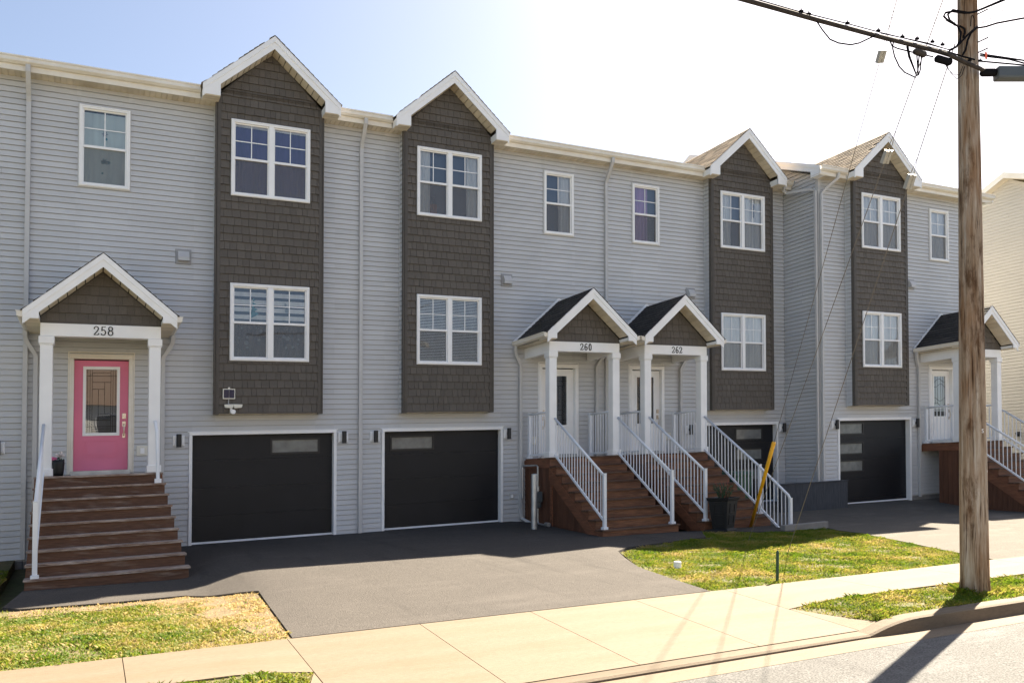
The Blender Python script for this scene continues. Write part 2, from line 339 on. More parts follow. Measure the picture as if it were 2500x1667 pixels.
def shakes(mb, F, poly, holes=(), e=.160, n0=0.0):
    us = [p[0] for p in poly]; vs_ = [p[1] for p in poly]; v = min(vs_)
    while v < max(vs_):
        u = min(us)-random.random()*.12
        while u < max(us):
            w_ = random.choice((.10, .125, .14, .16, .185))
            j = random.uniform(-.004, .004)
            q = clip([(u+.003, v+j), (u+w_-.003, v+j), (u+w_-.003, v+e), (u+.003, v+e)], poly); u += w_
            if len(q) < 3: continue
            cells = [q]
            for h in holes:
                nc = []
                for c in cells:
                    cu = [p[0] for p in c]; cv = [p[1] for p in c]
                    if max(cu) <= h[0] or min(cu) >= h[1] or max(cv) <= h[2] or min(cv) >= h[3]: nc.append(c); continue
                    for r in minus((min(cu), max(cu), min(cv), max(cv)), [h]): nc.append([(r[0], r[2]), (r[1], r[2]), (r[1], r[3]), (r[0], r[3])])
                cells = nc
            for c in cells:
                k = len(c); th = lambda y: n0+.004+.024*(1-(y-v)/e)
                P = [F(x, y, n0) for x, y in c]+[F(x, y, th(y)) for x, y in c]
                mb.add(P, [tuple(range(k, 2*k))]+[(i, (i+1) % k, (i+1) % k+k, i+k) for i in range(k)])
        v += e
def slope(mb, A, B, C, D_, e=.13, lap=.009, tabs=True):
    """shingle courses on the roof plane A,B (eave) - C,D (ridge), A-D and B-C run up the slope"""
    A, B, C, D_ = map(Vector, (A, B, C, D_)); n = (B-A).cross(D_-A).normalized()
    if n.z < 0: n = -n
    L = (D_-A).length; k = max(1, round(L/e))
    for i in range(k):
        t0, t1 = i/k, (i+1)/k
        a0, b0, a1, b1 = A.lerp(D_, t0), B.lerp(C, t0), A.lerp(D_, t1), B.lerp(C, t1)
        w_ = (b0-a0).length; u = -random.random()*.3
        while u < w_:
            x0, x1 = max(u, 0), min(u+random.choice((.16, .22, .3, .38)), w_); u = x1 if u < 0 else u; 
            if x1-x0 > .01:
                p, q, r, s_ = a0.lerp(b0, x0/w_), a0.lerp(b0, x1/w_), a1.lerp(b1, x1/w_), a1.lerp(b1, x0/w_)
                h = n*(lap+random.random()*.005)
                mb.add([p, q, p+h, q+h, r+n*.001, s_+n*.001], [(0, 1, 3, 2), (2, 3, 4, 5), (0, 2, 5), (1, 4, 3)])
            u = x1 if x1 > 0 else u+.2
    return n
def planks(mb, x0, x1, y0, y1, z, w_=.1, axis='x', t=.012):
    u = x0 if axis == 'x' else y0; end = x1 if axis == 'x' else y1
    while u < end-1e-4:
        b = min(u+w_, end)
        if axis == 'x': mb.box(u+.006, b-.006, y0, y1, z, z+t)
        else: mb.box(x0, x1, u+.006, b-.006, z, z+t)
        u += w_
    mb.box(x0, x1, y0, y1, z+t+.002, z+t+.014)

# ------------------------------------------------------------------ window
def window(par, org, F, u0, u1, v0, v1, double, look):
    """vinyl window proud of the wall: frame with nailing flange, sashes, grille, panes, screen and whatever hangs behind"""
    fm = MB(); c = .062
    def ring(a, b, p, q, t, n0, n1):
        fm.fbox(F, a, b, q-t, q, n0, n1); fm.fbox(F, a, b, p, p+t, n0, n1); fm.fbox(F, a, a+t, p+t, q-t, n0, n1); fm.fbox(F, b-t, b, p+t, q-t, n0, n1)
    ring(u0-.018, u1+.018, v0-.018, v1+.018, .03, -.02, .022)
    frame = fm.build('window', M_DARKTRIM if look.get('dark') else M_SPOUT, par, org)
    cm = MB(); fm = cm
    ring(u0, u1, v0, v1, c, -.03, .05); ring(u0+.012, u1-.012, v0+.012, v1-.012, .02, .05, .058)
    mid = [(u0+c, u1-c)]
    if double:
        um = (u0+u1)/2; cm.fbox(F, um-.05, um+.05, v0+c, v1-c, -.03, .046); mid = [(u0+c, um-.05), (um+.05, u1-c)]
    cm.build('casing', M_WHITE, frame, org, bevel=.004)
    vm = v0+c+(v1-v0-2*c)*.495
    sm = MB(); gm = MB(); scm = MB()
    for a, b in mid:
        fm = sm
        ring(a, b, vm-.018, v1-c, .022, -.03, .012); ring(a, b, v0+c, vm+.012, .022, -.04, .002)
        sm.fbox(F, a, b, vm-.02, vm+.024, -.01, .024)
        m_ = (a+b)/2; gv = (vm+.024+v1-c-.022)/2
        sm.fbox(F, m_-.009, m_+.009, vm+.024, v1-c-.022, -.022, -.008); sm.fbox(F, a+.022, b-.022, gv-.009, gv+.009, -.022, -.0085)
        gm.quad(F(a+.02, vm+.02, -.012), F(b-.02, vm+.02, -.012), F(b-.02, v1-c-.02, -.012), F(a+.02, v1-c-.02, -.012))
        gm.quad(F(a+.02, v0+c+.02, -.02), F(b-.02, v0+c+.02, -.02), F(b-.02, vm, -.02), F(a+.02, vm, -.02))
        scm.quad(F(a+.012, v0+c+.01, -.002), F(b-.012, v0+c+.01, -.002), F(b-.012, vm-.02, -.002), F(a+.012, vm-.02, -.002))
    sm.build('sash', M_WHITE, frame, org); gm.build('pane', M_GLASS, frame, org, bevel=-1); scm.build('screen', M_SCREEN, frame, org, bevel=-1)
    im = MB(); d = .36
    im.quad(F(u0, v0, -d), F(u1, v0, -d), F(u1, v1, -d), F(u0, v1, -d))
    for p in ((u0, v0, u0, v1), (u1, v0, u1, v1), (u0, v0, u1, v0), (u0, v1, u1, v1)):
        im.quad(F(p[0], p[1], -.03), F(p[2], p[3], -.03), F(p[2], p[3], -d), F(p[0], p[1], -d))
    im.build('interior', M_INT, frame, org, bevel=-1)
    W, H = u1-u0, v1-v0
    def sheet_(f0, f1, g0_, g1, key, n=-.10, wave=.022, name='curtain'):
        cmb = MB(); k = max(2, int((f1-f0)*W/.018)); P = []
        for i in range(k+1):
            u = u0+(f0+(f1-f0)*i/k)*W; off = n+wave*math.sin(i*1.05+f0*9)*(.6+.4*math.sin(i*.31))
            P += [F(u, v0+g0_*H, off), F(u, v0+g1*H, off*1.0)]
        cmb.add(P, [(2*i, 2*i+2, 2*i+3, 2*i+1) for i in range(k)])
        cmb.build(name, CURT[key], frame, org, smooth=True, bevel=-1)
    for it in look.get('sheets', ()): sheet_(*it)
    for g_ in look.get('slats', ()):
        sl = MB(); a, b, step, h, key = g_; v = v0+a*H
        while v < v0+b*H: sl.fbox(F, u0+.05, u1-.05, v, v+h, -.046, -.042); v += step
        sl.build('blind', CURT[key], frame, org)
    if 'decal' in look:
        dk = {}
        def disc(u, v, r, key, k=6, n=-.026):
            dk.setdefault(key, MB()).add([F(u+r*math.cos(6.283*i/k)*(1 if i % 2 == 0 or k < 7 else .45), v+r*math.sin(6.283*i/k)*(1 if i % 2 == 0 or k < 7 else .45), n) for i in range(k)], [tuple(range(k))])
        for (a, b, r, key, k) in look['decal']: disc(u0+a*W, v0+b*H, r, key, k)
        for key, m_ in dk.items(): m_.build('window_sticker', CURT[key], frame, org, bevel=-1)
    return frame

DIG = {'2': [[(.05, .72), (.08, .87), (.25, .98), (.43, .92), (.5, .74), (.42, .52), (.22, .27), (.05, .06)], [(.03, .05), (.4, .05), (.52, .12), (.53, .2)], [(.05, .72), (.12, .74)]],
       '5': [[(.12, .95), (.36, .93), (.48, .97)], [(.13, .95), (.1, .53), (.28, .62), (.45, .52), (.5, .31), (.42, .1), (.24, .02), (.08, .08), (.06, .18)]],
       '8': [[(.27+.2*math.sin(t), .75+.22*math.cos(t)) for t in [6.2832*i/14 for i in range(15)]], [(.27+.24*math.sin(t), .27+.26*math.cos(t)) for t in [6.2832*i/14 for i in range(15)]]],
       '6': [[(.46, .86), (.4, .96), (.27, .97), (.13, .8), (.06, .45), (.1, .15), (.27, .02), (.45, .13), (.49, .33), (.42, .5), (.27, .56), (.1, .42)]],
       '0': [[(.27+.2*math.sin(t), .5+.48*math.cos(t)) for t in [6.2832*i/18 for i in range(19)]]],
       '4': [[(.4, .02), (.4, .98), (.03, .3), (.55, .3)], [(.28, .03), (.52, .03)]]}
def number(par, org, F, txt, uc, v0, h, n):
    mb = MB(); adv = .72*h; u = uc-adv*len(txt)/2+.08*h
    for ch in txt:
        for st in DIG[ch]:
            for i in range(len(st)-1):
                (a, b), (c, d) = st[i], st[i+1]; dx, dy = c-a, d-b; l = math.hypot(dx, dy) or 1
                hw = .028+.035*abs(dy/l); px, py = -dy/l*hw, dx/l*hw; ex, ey = dx/l*.02, dy/l*.02
                q = [(a-ex+px, b-ey+py), (a-ex-px, b-ey-py), (c+ex-px, d+ey-py), (c+ex+px, d+ey+py)]
                mb.fprism(F, [(u+x*h*.95, v0+y*h) for x, y in q], n, n+.006+.0007*i)
        u += adv
    mb.build('house_number', M_CAME, par, org)

# ------------------------------------------------------------------ townhouse
def spout(mb, pts, wx=.075, wz=.055): mb.bar(pts, wx, wz)
def townhouse(label, number_txt, px0, px1, yb, bay, garage, gwins, porch, sm, doorlook, looks, lampx, ventx, spouts, ends=(False, False), vent_z=5.66):
    org = ((px0+px1)/2, yb, 0); F = front(yb)
    T = thing('townhouse', label, 'townhouse', org, 'grey townhouses in the row')
    top = 8.73
    b0, b1 = bay; bc = (b0+b1)/2; g0_, g1_ = garage; dc = porch[0]; pc = porch[1]
    go = (g0_+.055, g1_-.055, -.3, 2.18); do = (dc-.47, dc+.47, 1.42, 3.66)
    w = MB(); holes = [go, do, (b0+.05, b1-.05, 2.62, 9), (sm[0]+.03, sm[1]-.03, 6.88, 8.34)]
    siding_rect(w, F, (px0, px1, -.02, top+.02), holes)
    # side and rear walls, plain body behind
    D_ = 10.0; ry = yb+5.0; rz = 8.93+.41*5.30
    for (x, Fx, on) in ((px0, leftf(px0), ends[0]), (px1, rightf(px1), ends[1])):
        if on:
            sg = -1 if Fx.nn.x < 0 else 1
            ys = [(yb, -.02), (yb+D_, -.02), (yb+D_, 8.8), (ry, rz-.08), (yb, 8.8)]
            poly = [(-y if sg < 0 else y, z) for y, z in ys]
            if sg < 0: poly = poly[::-1]
            siding(w, Fx, poly)
    w.build('wall', M_SIDING, T, org, bevel=-1)
    w = MB(); w.quad((px0, yb+D_, -.3), (px1, yb+D_, -.3), (px1, yb+D_, 8.8), (px0, yb+D_, 8.8)); w.build('rear_wall', M_SIDING, T, org, bevel=-1)
    body = MB(); body.quad((px0+.02, yb+D_-.05, -.3), (px0+.02, yb+.5, -.3), (px0+.02, yb+.5, 8.7), (px0+.02, yb+D_-.05, 8.7)); body.quad((px1-.02, yb+D_-.05, -.3), (px1-.02, yb+.5, -.3), (px1-.02, yb+.5, 8.7), (px1-.02, yb+D_-.05, 8.7))
    for a, b in ((px0, go[0]), (go[1], px1)): body.box(a, b, yb+.004, yb+.3, -.75, -.02)
    body.build('foundation', M_CONCW, T, org)
    if ends[0] or ends[1]:
        tr = MB()
        for on, x, sx in ((ends[0], px0, -1), (ends[1], px1, 1)):
            if on:
                tr.box(x-.02 if sx < 0 else x-.075, x+.075 if sx < 0 else x+.02, yb-.024, yb-.002, -.02, top)
                tr.box(x-.024 if sx < 0 else x+.002, x-.002 if sx < 0 else x+.024, yb-.02, yb+.075, -.02, top)
        tr.build('corner_trim', M_SPOUT, T, org)
    # main roof, soffit, fascia, gutter
    r = MB(); ye = yb-.34
    x0r, x1r = px0-(.28 if ends[0] else 0), px1+(.2 if ends[1] else 0)
    r.quad((x0r, ye, 8.94), (x1r, ye, 8.94), (x1r, ry, rz), (x0r, ry, rz)); r.quad((x0r, ry, rz), (x1r, ry, rz), (x1r, yb+D_+.34, 8.94), (x0r, yb+D_+.34, 8.94))
    r.quad((x0r, ye, 8.90), (x1r, ye, 8.90), (x1r, ry, rz-.04), (x0r, ry, rz-.04))
    roof = r.build('roof', M_SHINGLE_SUN, T, org, bevel=-1)
    for on, x, xi in ((ends[0], x0r, px0), (ends[1], x1r, px1)):
        if on:
            rk = MB(); Fx = leftf(x) if x < xi else rightf(x); sg = -1 if x < xi else 1
            for a, b in (((ye, 8.93), (ry, rz-.01)), ((ry, rz-.01), (yb+D_+.34, 8.93))):
                q = [(a[0], a[1]-.20), (b[0], b[1]-.20), (b[0], b[1]), (a[0], a[1])]; q = [(sg*y, z) for y, z in q]
                rk.fprism(Fx, q, -.03, .0); q2 = [(u, v+.12 if i < 2 else v) for i, (u, v) in enumerate(q)]; rk.fprism(Fx, q2, .0, .018)
            lo, hi = min(x, xi), max(x, xi)
            rk.quad((lo, ye, 8.72), (hi, ye, 8.72), (hi, ry, rz-.21), (lo, ry, rz-.21))
            rk.fprism(Fx, [(sg*(yb-.30), 8.70), (sg*yb, 8.70), (sg*yb, 8.93), (sg*(yb-.30), 8.80)][::(1 if sg > 0 else -1)], -.24, -.001)
            rk.build('rake_board', M_WHITE, roof, org)
    for a, b in ((x0r, b0), (b1, x1r)): so_ = MB(); planks(so_, a, b, yb-.30, yb+.0, 8.715); so_.build('soffit', M_SOFFIT, T, org)
    hw = 1.34
    for a, b in ((x0r, bc-hw-.01), (bc+hw+.01, x1r)):
        if b-a < .1: continue
        gu = MB(); gu.box(a, b, yb-.315, yb-.295, 8.70, 8.93)
        prof = [(-.317, 8.80), (-.36, 8.80), (-.405, 8.835), (-.405, 8.895), (-.42, 8.905), (-.42, 8.93), (-.41, 8.93), (-.40, 8.91), (-.395, 8.84), (-.35, 8.812), (-.33, 8.812), (-.33, 8.925), (-.317, 8.925)]
        gu.loft([[(a, yb+y, z) for y, z in prof], [(b, yb+y, z) for y, z in prof]]); gu.build('gutter', M_CREAM, T, org)
    # shingled bay with gable
    bf = yb-.30; Fb = front(bf); wz = ((6.87, 8.39), (3.61, 5.14)); ww = (bc-.775, bc+.775)
    bm_ = MB(); bh = [(ww[0]+.03, ww[1]-.03, z0+.03, z1-.03) for z0, z1 in wz]
    hgt = 9.80
    shakes(bm_, Fb, [(b0+.07, 2.60), (b1-.07, 2.60), (b1-.07, 8.86), (bc, hgt+.03), (b0+.07, 8.86)], bh, n0=0.0)
    B = bm_.build('bay', M_SHAKE, T, org, bevel=-1)
    sub = MB()
    for a, b, p, q in minus((b0+.02, b1-.02, 2.6, 8.86), bh): sub.fbox(Fb, a, b, p, q, -.02, -.003)
    sub.fprism(Fb, [(b0+.02, 8.86), (b1-.02, 8.86), (bc, hgt+.04)], -.02, -.003)
    for x in (b0, b1): 
        a, b = (x, x+.075) if x == b0 else (x-.075, x)
        sub.fbox(Fb, a, b, 2.56, 8.75, -.06, .026); c_, d = (x-.026, x+.01) if x == b0 else (x-.01, x+.026); sub.box(c_, d, bf-.026, bf+.07, 2.56, 8.75)
    sub.fbox(Fb, b0+.07, b1-.07, 2.57, 2.605, -.02, .03)
    sub.build('corner_trim', M_DARKTRIM, B, org)
    sd_ = MB(); siding(sd_, leftf(b0), [(-yb, 2.56), (-bf, 2.56), (-bf, 8.73), (-yb, 8.73)]); sd_.box(b0-.024, b0-.002, yb-.04, yb-.018, 2.54, 8.73); sd_.build('bay_side', M_SIDING, B, org, bevel=-1)
    sd_ = MB(); siding(sd_, rightf(b1), [(bf, 2.56), (yb, 2.56), (yb, 8.73), (bf, 8.73)]); sd_.box(b1+.002, b1+.024, yb-.04, yb-.018, 2.54, 8.73); sd_.build('bay_side', M_SIDING, B, org, bevel=-1)
    un = MB(); planks(un, b0+.08, b1-.08, bf+.01, yb+.02, 2.565, .12); un.build('bay_soffit', M_SOFFIT, B, org)
    gf = yb-.60; za, ze = 10.05, 8.89; sl = (za-ze)/hw; gr = MB(); yr = yb+2.6
    lipm = MB()
    nL = slope(gr, (bc-hw-.02, gf-.02, ze-.015), (bc-hw-.02, yr, ze-.015), (bc, yr, za+.02), (bc, gf-.02, za+.02))
    slope(gr, (bc+hw+.02, yr, ze-.015), (bc+hw+.02, gf-.02, ze-.015), (bc, gf-.02, za+.02), (bc, yr, za+.02))
    gr.quad((bc-hw-.02, gf-.02, ze-.03), (bc-hw-.02, yr, ze-.03), (bc, yr, za+.004), (bc, gf-.02, za+.004)); gr.quad((bc+hw+.02, gf-.02, ze-.03), (bc+hw+.02, yr, ze-.03), (bc, yr, za+.004), (bc, gf-.02, za+.004))
    gr.build('bay_roof', M_SHINGLE_SUN, B, org, bevel=-1)
    def rake(mbx, Fg, c, hw_, ze_, za_, drop, ret, rin, s_):
        if 1:
            q = [(c+s_*hw_, ze_), (c, za_), (c, za_-drop), (c+s_*hw_, ze_-drop)]
            q = q if s_ > 0 else q[::-1]
            mbx.fprism(Fg, q[::-1] if s_ > 0 else q[::-1], -.02, .0)
            q = [(c+s_*hw_, ze_), (c, za_), (c, za_-drop*.45), (c+s_*hw_, ze_-drop*.45)]; mbx.fprism(Fg, q, .0, .016)
            q = [(c+s_*hw_, ze_-drop*.30), (c+s_*rin, ze_+(hw_-rin)*(za_-ze_)/hw_-drop*.9), (c+s_*rin, ze_-ret), (c+s_*hw_*.985, ze_-ret)]; mbx.fprism(Fg, q, -.021, .008)
    Fg = front(gf)
    for s_ in (-1, 1):
        wr = MB(); rake(wr, Fg, bc, hw, ze, za, .25, .20, 1.015, s_)
        x0, x1 = sorted((bc+s_*1.015, bc+s_*(hw-.012))); wr.box(x0, x1, gf+.002, yb-.29, ze-.198, ze-.05); wr.build('rake_board', M_WHITE, B, org)
    for s_ in (-1, 1):
        k = 9; rs = MB()
        for i in range(k):                     # sloped soffit boards under the gable overhang
            t0, t1 = i/k+.007, (i+1)/k-.007; xa, xb = bc+s_*1.02*(1-t0), bc+s_*1.02*(1-t1); zi = za-.25
            zA, zB = zi-sl*1.02*(1-t0), zi-sl*1.02*(1-t1)
            rs.add([(xa, gf+.01, zA), (xb, gf+.01, zB), (xb, bf-.005, zB), (xa, bf-.005, zA), (xa, gf+.01, zA+.02), (xb, gf+.01, zB+.02), (xb, bf-.005, zB+.02), (xa, bf-.005, zA+.02)], [(0, 3, 2, 1), (4, 5, 6, 7), (0, 1, 5, 4), (1, 2, 6, 5), (2, 3, 7, 6), (3, 0, 4, 7)])
        rs.build('gable_soffit', M_SOFFIT, B, org); rs = MB(); x0, x1 = sorted((bc+s_*1.02, bc+s_*(hw-.015))); planks(rs, x0, x1, gf+.01, yb-.29, ze-.212, .1, 'y', .008); rs.build('return_soffit', M_SOFFIT, B, org)
    for i, (z0, z1) in enumerate(wz): window(T, org, Fb, ww[0], ww[1], z0, z1, True, dict(looks[i], dark=True))
    window(T, org, F, sm[0], sm[1], 6.85, 8.37, False, looks[2])
    # garage
    gz = g0((g0_+g1_)/2, yb)+.035; gt = MB(); gt.fbox(F, g0_, g1_, 2.175, 2.235, -.14, .03); gt.fbox(F, g0_, g0_+.06, gz-.08, 2.172, -.14, .03); gt.fbox(F, g1_-.06, g1_, gz-.08, 2.172, -.14, .03)
    gt.fbox(F, g0_-.03, g1_+.03, 2.236, 2.25, -.02, .02)
    gt.build('garage_trim', M_WHITE, T, org, bevel=.004)
    gd = MB(); Fd = front(yb+.12); a, b = go[0]-.02, go[1]+.02
    for i in range(4):
        z0, z1 = i*.552+.03, (i+1)*.552+.0275
        hl = [(u0, u1, v0, v1) for u0, u1, v0, v1 in gwins if z0 < v0 < z1]
        for r_ in minus((a, b, z0, z1), hl): gd.fbox(Fd, r_[0], r_[1], r_[2], r_[3], -.04, .0)
    if gz < -.05: gd.fbox(Fd, a, b, gz+.03, .026, -.04, .0)
    gdo = gd.build('garage_door', M_BLACK, T, org)
    for u0, u1, v0, v1 in gwins:
        gp = MB(); gp.fbox(Fd, u0+.02, u1-.02, v0+.02, v1-.02, -.03, -.012); gp.build('garage_window', M_FROST, gdo, org)
        gp = MB()
        for q in ((u0-.02, u1+.02, v1-.02, v1+.02), (u0-.02, u1+.02, v0-.02, v0+.02), (u0-.02, u0+.02, v0+.02, v1-.02), (u1-.02, u1+.02, v0+.02, v1-.02)): gp.fbox(Fd, *q, -.02, .014)
        gp.build('garage_window_frame', M_LAMP, gdo, org)
    sil = MB(); sil.fbox(F, g0_+.06, g1_-.06, gz-.15, gz+.042, -.16, -.10); sil.build('sill', M_RAILW, T, org)
    # lamps, vent
    for lx in lampx:
        lm = MB(); lm.fbox(F, lx-.105, lx+.105, 1.97, 2.18, -.01, .035); lm.fbox(F, lx-.08, lx+.08, 1.995, 2.155, .035, .05); lo = lm.build('wall_lamp', M_WHITE, T, org, bevel=.006)
        lm = MB(); lm.tube([F(lx, 1.945, .11), F(lx, 2.20, .11)], .048, 14); lm.fbox(F, lx-.03, lx+.03, 2.04, 2.11, .04, .08); lm.build('lamp_shade', M_LAMP, lo, org)
    for vx in ventx:
        vm_ = MB(); v0 = vent_z; vm_.fbox(F, vx-.145, vx+.145, v0-.14, v0+.15, -.01, .03); vo = vm_.build('dryer_vent', M_VENT, T, org, bevel=.004)
        vm_ = MB(); P = [(v0+.10, .03), (v0+.10, .06), (v0-.02, .13), (v0-.09, .13), (v0-.09, .03)]
        vm_.loft([[F(vx-.10, v, n) for v, n in P], [F(vx+.10, v, n) for v, n in P]]); vm_.build('vent_hood', M_SPOUT, vo, org)
    # downspouts
    for sx, kind in spouts:
        sm_ = MB()
        if kind == 'wall': spout(sm_, [(sx, yb-.37, 8.80), (sx, yb-.36, 8.70), (sx, yb-.10, 8.36), (sx, yb-.055, 8.26), (sx, yb-.055, .02)]); zs = (7.2, 4.4, 1.6)
        sm_.build('downspout', M_SPOUT, T, org)
    # door
    hw_d = .455; dm = MB(); Fd = front(yb+.06); z0, z1 = 1.56, 3.61; gl = (dc-.30, dc+.30, 2.215, 3.49)
    for r_ in minus((dc-hw_d, dc+hw_d, z0, z1), [gl]): dm.fbox(Fd, r_[0], r_[1], r_[2], r_[3], -.045, 0)
    for q in ((dc-.285, dc+.285, 1.80, 1.815), (dc-.285, dc+.285, 2.105, 2.12), (dc-.285, dc-.27, 1.815, 2.105), (dc+.27, dc+.285, 1.815, 2.105)): dm.fbox(Fd, *q, -.01, .008)
    dm.fbox(Fd, dc-.235, dc+.235, 1.85, 2.07, -.01, .009)
    door = dm.build('front_door', doorlook[0], T, org)
    gm = MB()
    for q in ((gl[0]-.01, gl[1]+.01, gl[3]-.045, gl[3]+.01), (gl[0]-.01, gl[1]+.01, gl[2]-.01, gl[2]+.045), (gl[0]-.01, gl[0]+.04, gl[2]+.045, gl[3]-.045), (gl[1]-.04, gl[1]+.01, gl[2]+.045, gl[3]-.045)): gm.fbox(Fd, *q, -.03, .016)
    gm.build('glass_surround', M_WHITE, door, org)
    gm = MB(); gm.quad(*[Fd(u, v, -.012) for u, v in ((gl[0], gl[2]), (gl[1], gl[2]), (gl[1], gl[3]), (gl[0], gl[3]))]); gm.build('door_glass', M_GLASS, door, org, bevel=-1)
    gm = MB(); gm.quad(*[Fd(u, v, -.03) for u, v in ((gl[0], gl[2]), (gl[1], gl[2]), (gl[1], gl[3]), (gl[0], gl[3]))]); gm.build('door_curtain', doorlook[3], door, org, bevel=-1)
    cm = MB(); a, b, p, q = gl[0]+.04, gl[1]-.04, gl[2]+.045, gl[3]-.045; W_, H_ = b-a, q-p
    if doorlook[1] == 'curved':
        for ph in (0, .14, .52, .66):
            pts = [Fd(a+W_*t/12, p+H_*(.30+ph*.9)+.05*math.sin(t*.55+ph*7), -.008) for t in range(13)]; cm.tube(pts, .005, 5)
        for t in (.18, .36, .64, .82): cm.tube([Fd(a+W_*t, p+H_*.3, -.008), Fd(a+W_*t, q, -.008)], .003, 5)
        for t in (.02, .27, .52, .77): cm.fbox(Fd, a+W_*t, a+W_*(t+.2), p+.01, p+.15, -.009, -.004)
    else:
        seg = [(.05, 0, .05, 1), (.13, .0, .13, 1), (.20, 0, .20, 1), (.8, 0, .8, 1), (.87, 0, .87, 1), (.95, 0, .95, 1), (.2, .95, .8, .95), (0, .9, 1, .9), (.2, .8, .8, .8), (.2, .69, .6, .69), (.4, .2, .4, .69), (.6, .3, .6, .8), (.4, .3, .8, .3), (.2, .2, .8, .2), (0, .1, 1, .1), (.2, .06, .8, .06), (.2, .025, .8, .025)]
        for j, (x0, y0, x1, y1) in enumerate(seg):
            t = .0036; cm.fbox(Fd, a+W_*x0-t, a+W_*x1+t, p+H_*y0-t, p+H_*y1+t, -.011, -.006+.0001*j)
    cm.build('leaded_came', M_CAME, door, org)
    hm = MB(); hs = doorlook[2]; hx = dc+hs*.385
    hm.fbox(Fd, hx-.033, hx+.033, 2.52, 2.62, 0, .016); hm.tube([Fd(hx, 2.57, .01), Fd(hx, 2.57, .035)], .024, 12); hm.build('deadbolt', M_NICKEL, door, org); hm = MB()
    hm.fbox(Fd, hx-.03, hx+.03, 2.37, 2.47, 0, .016); hm.fbox(Fd, hx-.024, hx+.024, 2.16, 2.24, 0, .014)
    hm.tube([Fd(hx, 2.42, .015), Fd(hx, 2.40, .06), Fd(hx, 2.30, .068), Fd(hx, 2.22, .055), Fd(hx, 2.20, .01)], .011, 8)
    hm.build('door_handle', M_NICKEL, door, org)
    cm = MB()
    for (c_, n0, n1) in ((.535, -.10, .03), (.50, .03, .042)):
        i_ = .458; cm.fbox(F, dc-c_, dc-i_, 1.50, 3.63, n0, n1); cm.fbox(F, dc+i_, dc+c_, 1.50, 3.63, n0, n1); cm.fbox(F, dc-c_, dc+c_, 3.632, 3.632+(c_-i_)+.012, n0, n1)
    cm.fbox(F, dc-.56, dc-.537, 1.49, 3.74, -.01, .02); cm.fbox(F, dc+.537, dc+.56, 1.49, 3.74, -.01, .02); cm.fbox(F, dc-.56, dc+.56, 3.742, 3.762, -.01, .021)
    cm.build('door_casing', M_WHITE if doorlook[0] is not M_PINK else M_CREAM, T, org, bevel=.004)
    th = MB(); th.fbox(F, dc-.5, dc+.5, 1.475, 1.555, -.12, .05); th.build('threshold', M_GALV, T, org)
    # porch
    pf = yb-1.22; Fp = front(pf); bmz = (3.85, 4.07); pm = MB()
    pm.fbox(Fp, pc-.94, pc+.94, bmz[0], bmz[1], -.16, .0)
    for s_ in (-1, 1): x0, x1 = sorted((pc+s_*.938, pc+s_*.79)); pm.box(x0, x1, pf+.162, yb-.02, bmz[0]-.03, bmz[1]-.001)
    P_ = pm.build('porch', M_WHITE, T, org, bevel=.004)
    cl = MB(); planks(cl, pc-.79, pc+.79, pf+.16, yb-.02, 4.03, .15); cl.build('porch_ceiling', M_SOFFIT, P_, org)
    for s_ in (-1, 1):
        x = pc+s_*.845; cmn = MB(); h = .095; yc = pf+h
        cmn.box(x-h, x+h, yc-h, yc+h, 1.50, 3.849); cmn.box(x-h-.022, x+h+.022, yc-h-.022, yc+h+.022, 3.72, 3.846); cmn.box(x-h-.012, x+h+.012, yc-h-.012, yc+h+.012, 3.70, 3.719); cmn.box(x-h-.022, x+h+.022, yc-h-.022, yc+h+.022, 1.475, 1.60)
        cmn.build('porch_column', M_WHITE, P_, org, bevel=.006)
    ga = MB(); Fpg = front(pf+.03); hwp, zep, zap = 1.18, 4.22, 5.235; slp = (zap-zep)/hwp
    shakes(ga, Fpg, [(pc-.93, 4.10), (pc+.93, 4.10), (pc+.93, 4.18), (pc, 4.99), (pc-.93, 4.18)], n0=.0)
    ga.build('porch_gable', M_SHAKE, P_, org, bevel=-1)
    gb = MB(); gb.fprism(Fpg, [(pc-.94, 4.072), (pc+.94, 4.072), (pc+.94, 4.19), (pc, 5.0), (pc-.94, 4.19)], -.03, -.003); gb.fbox(Fpg, pc-.94, pc+.94, 4.072, 4.11, -.003, .03)
    gb.build('gable_backing', M_DARKTRIM, P_, org)
    yf = yb-1.57; ro = MB()
    slope(ro, (pc-hwp-.03, yf-.02, zep-.02), (pc-hwp-.03, yb, zep-.02), (pc, yb, zap+.01), (pc, yf-.02, zap+.01), e=.12)
    slope(ro, (pc+hwp+.03, yb, zep-.02), (pc+hwp+.03, yf-.02, zep-.02), (pc, yf-.02, zap+.01), (pc, yb, zap+.01), e=.12)
    for s_ in (-1, 1): ro.quad((pc+s_*(hwp+.03), yf-.02, zep-.03), (pc+s_*(hwp+.03), yb, zep-.03), (pc, yb, zap-.002), (pc, yf-.02, zap-.002))
    ro.build('porch_roof', M_SHINGLE, P_, org, bevel=-1)
    for s_ in (-1, 1):
        wr = MB(); rake(wr, front(yf), pc, hwp, zep, zap, .235, .14, .945, s_)
        x0, x1 = sorted((pc+s_*.945, pc+s_*(hwp-.012))); wr.box(x0, x1, yf+.002, pf+.05, zep-.138, zep-.06)
        wr.build('rake_board', M_WHITE, P_, org); wr = MB(); wr.bar([(pc+s_*(hwp+.05), yb-.03, zep-.01), (pc, yb-.03, zap+.055)], .02, .05, side=(0, 1, 0)); wr.build('flashing', M_WHITE, P_, org)
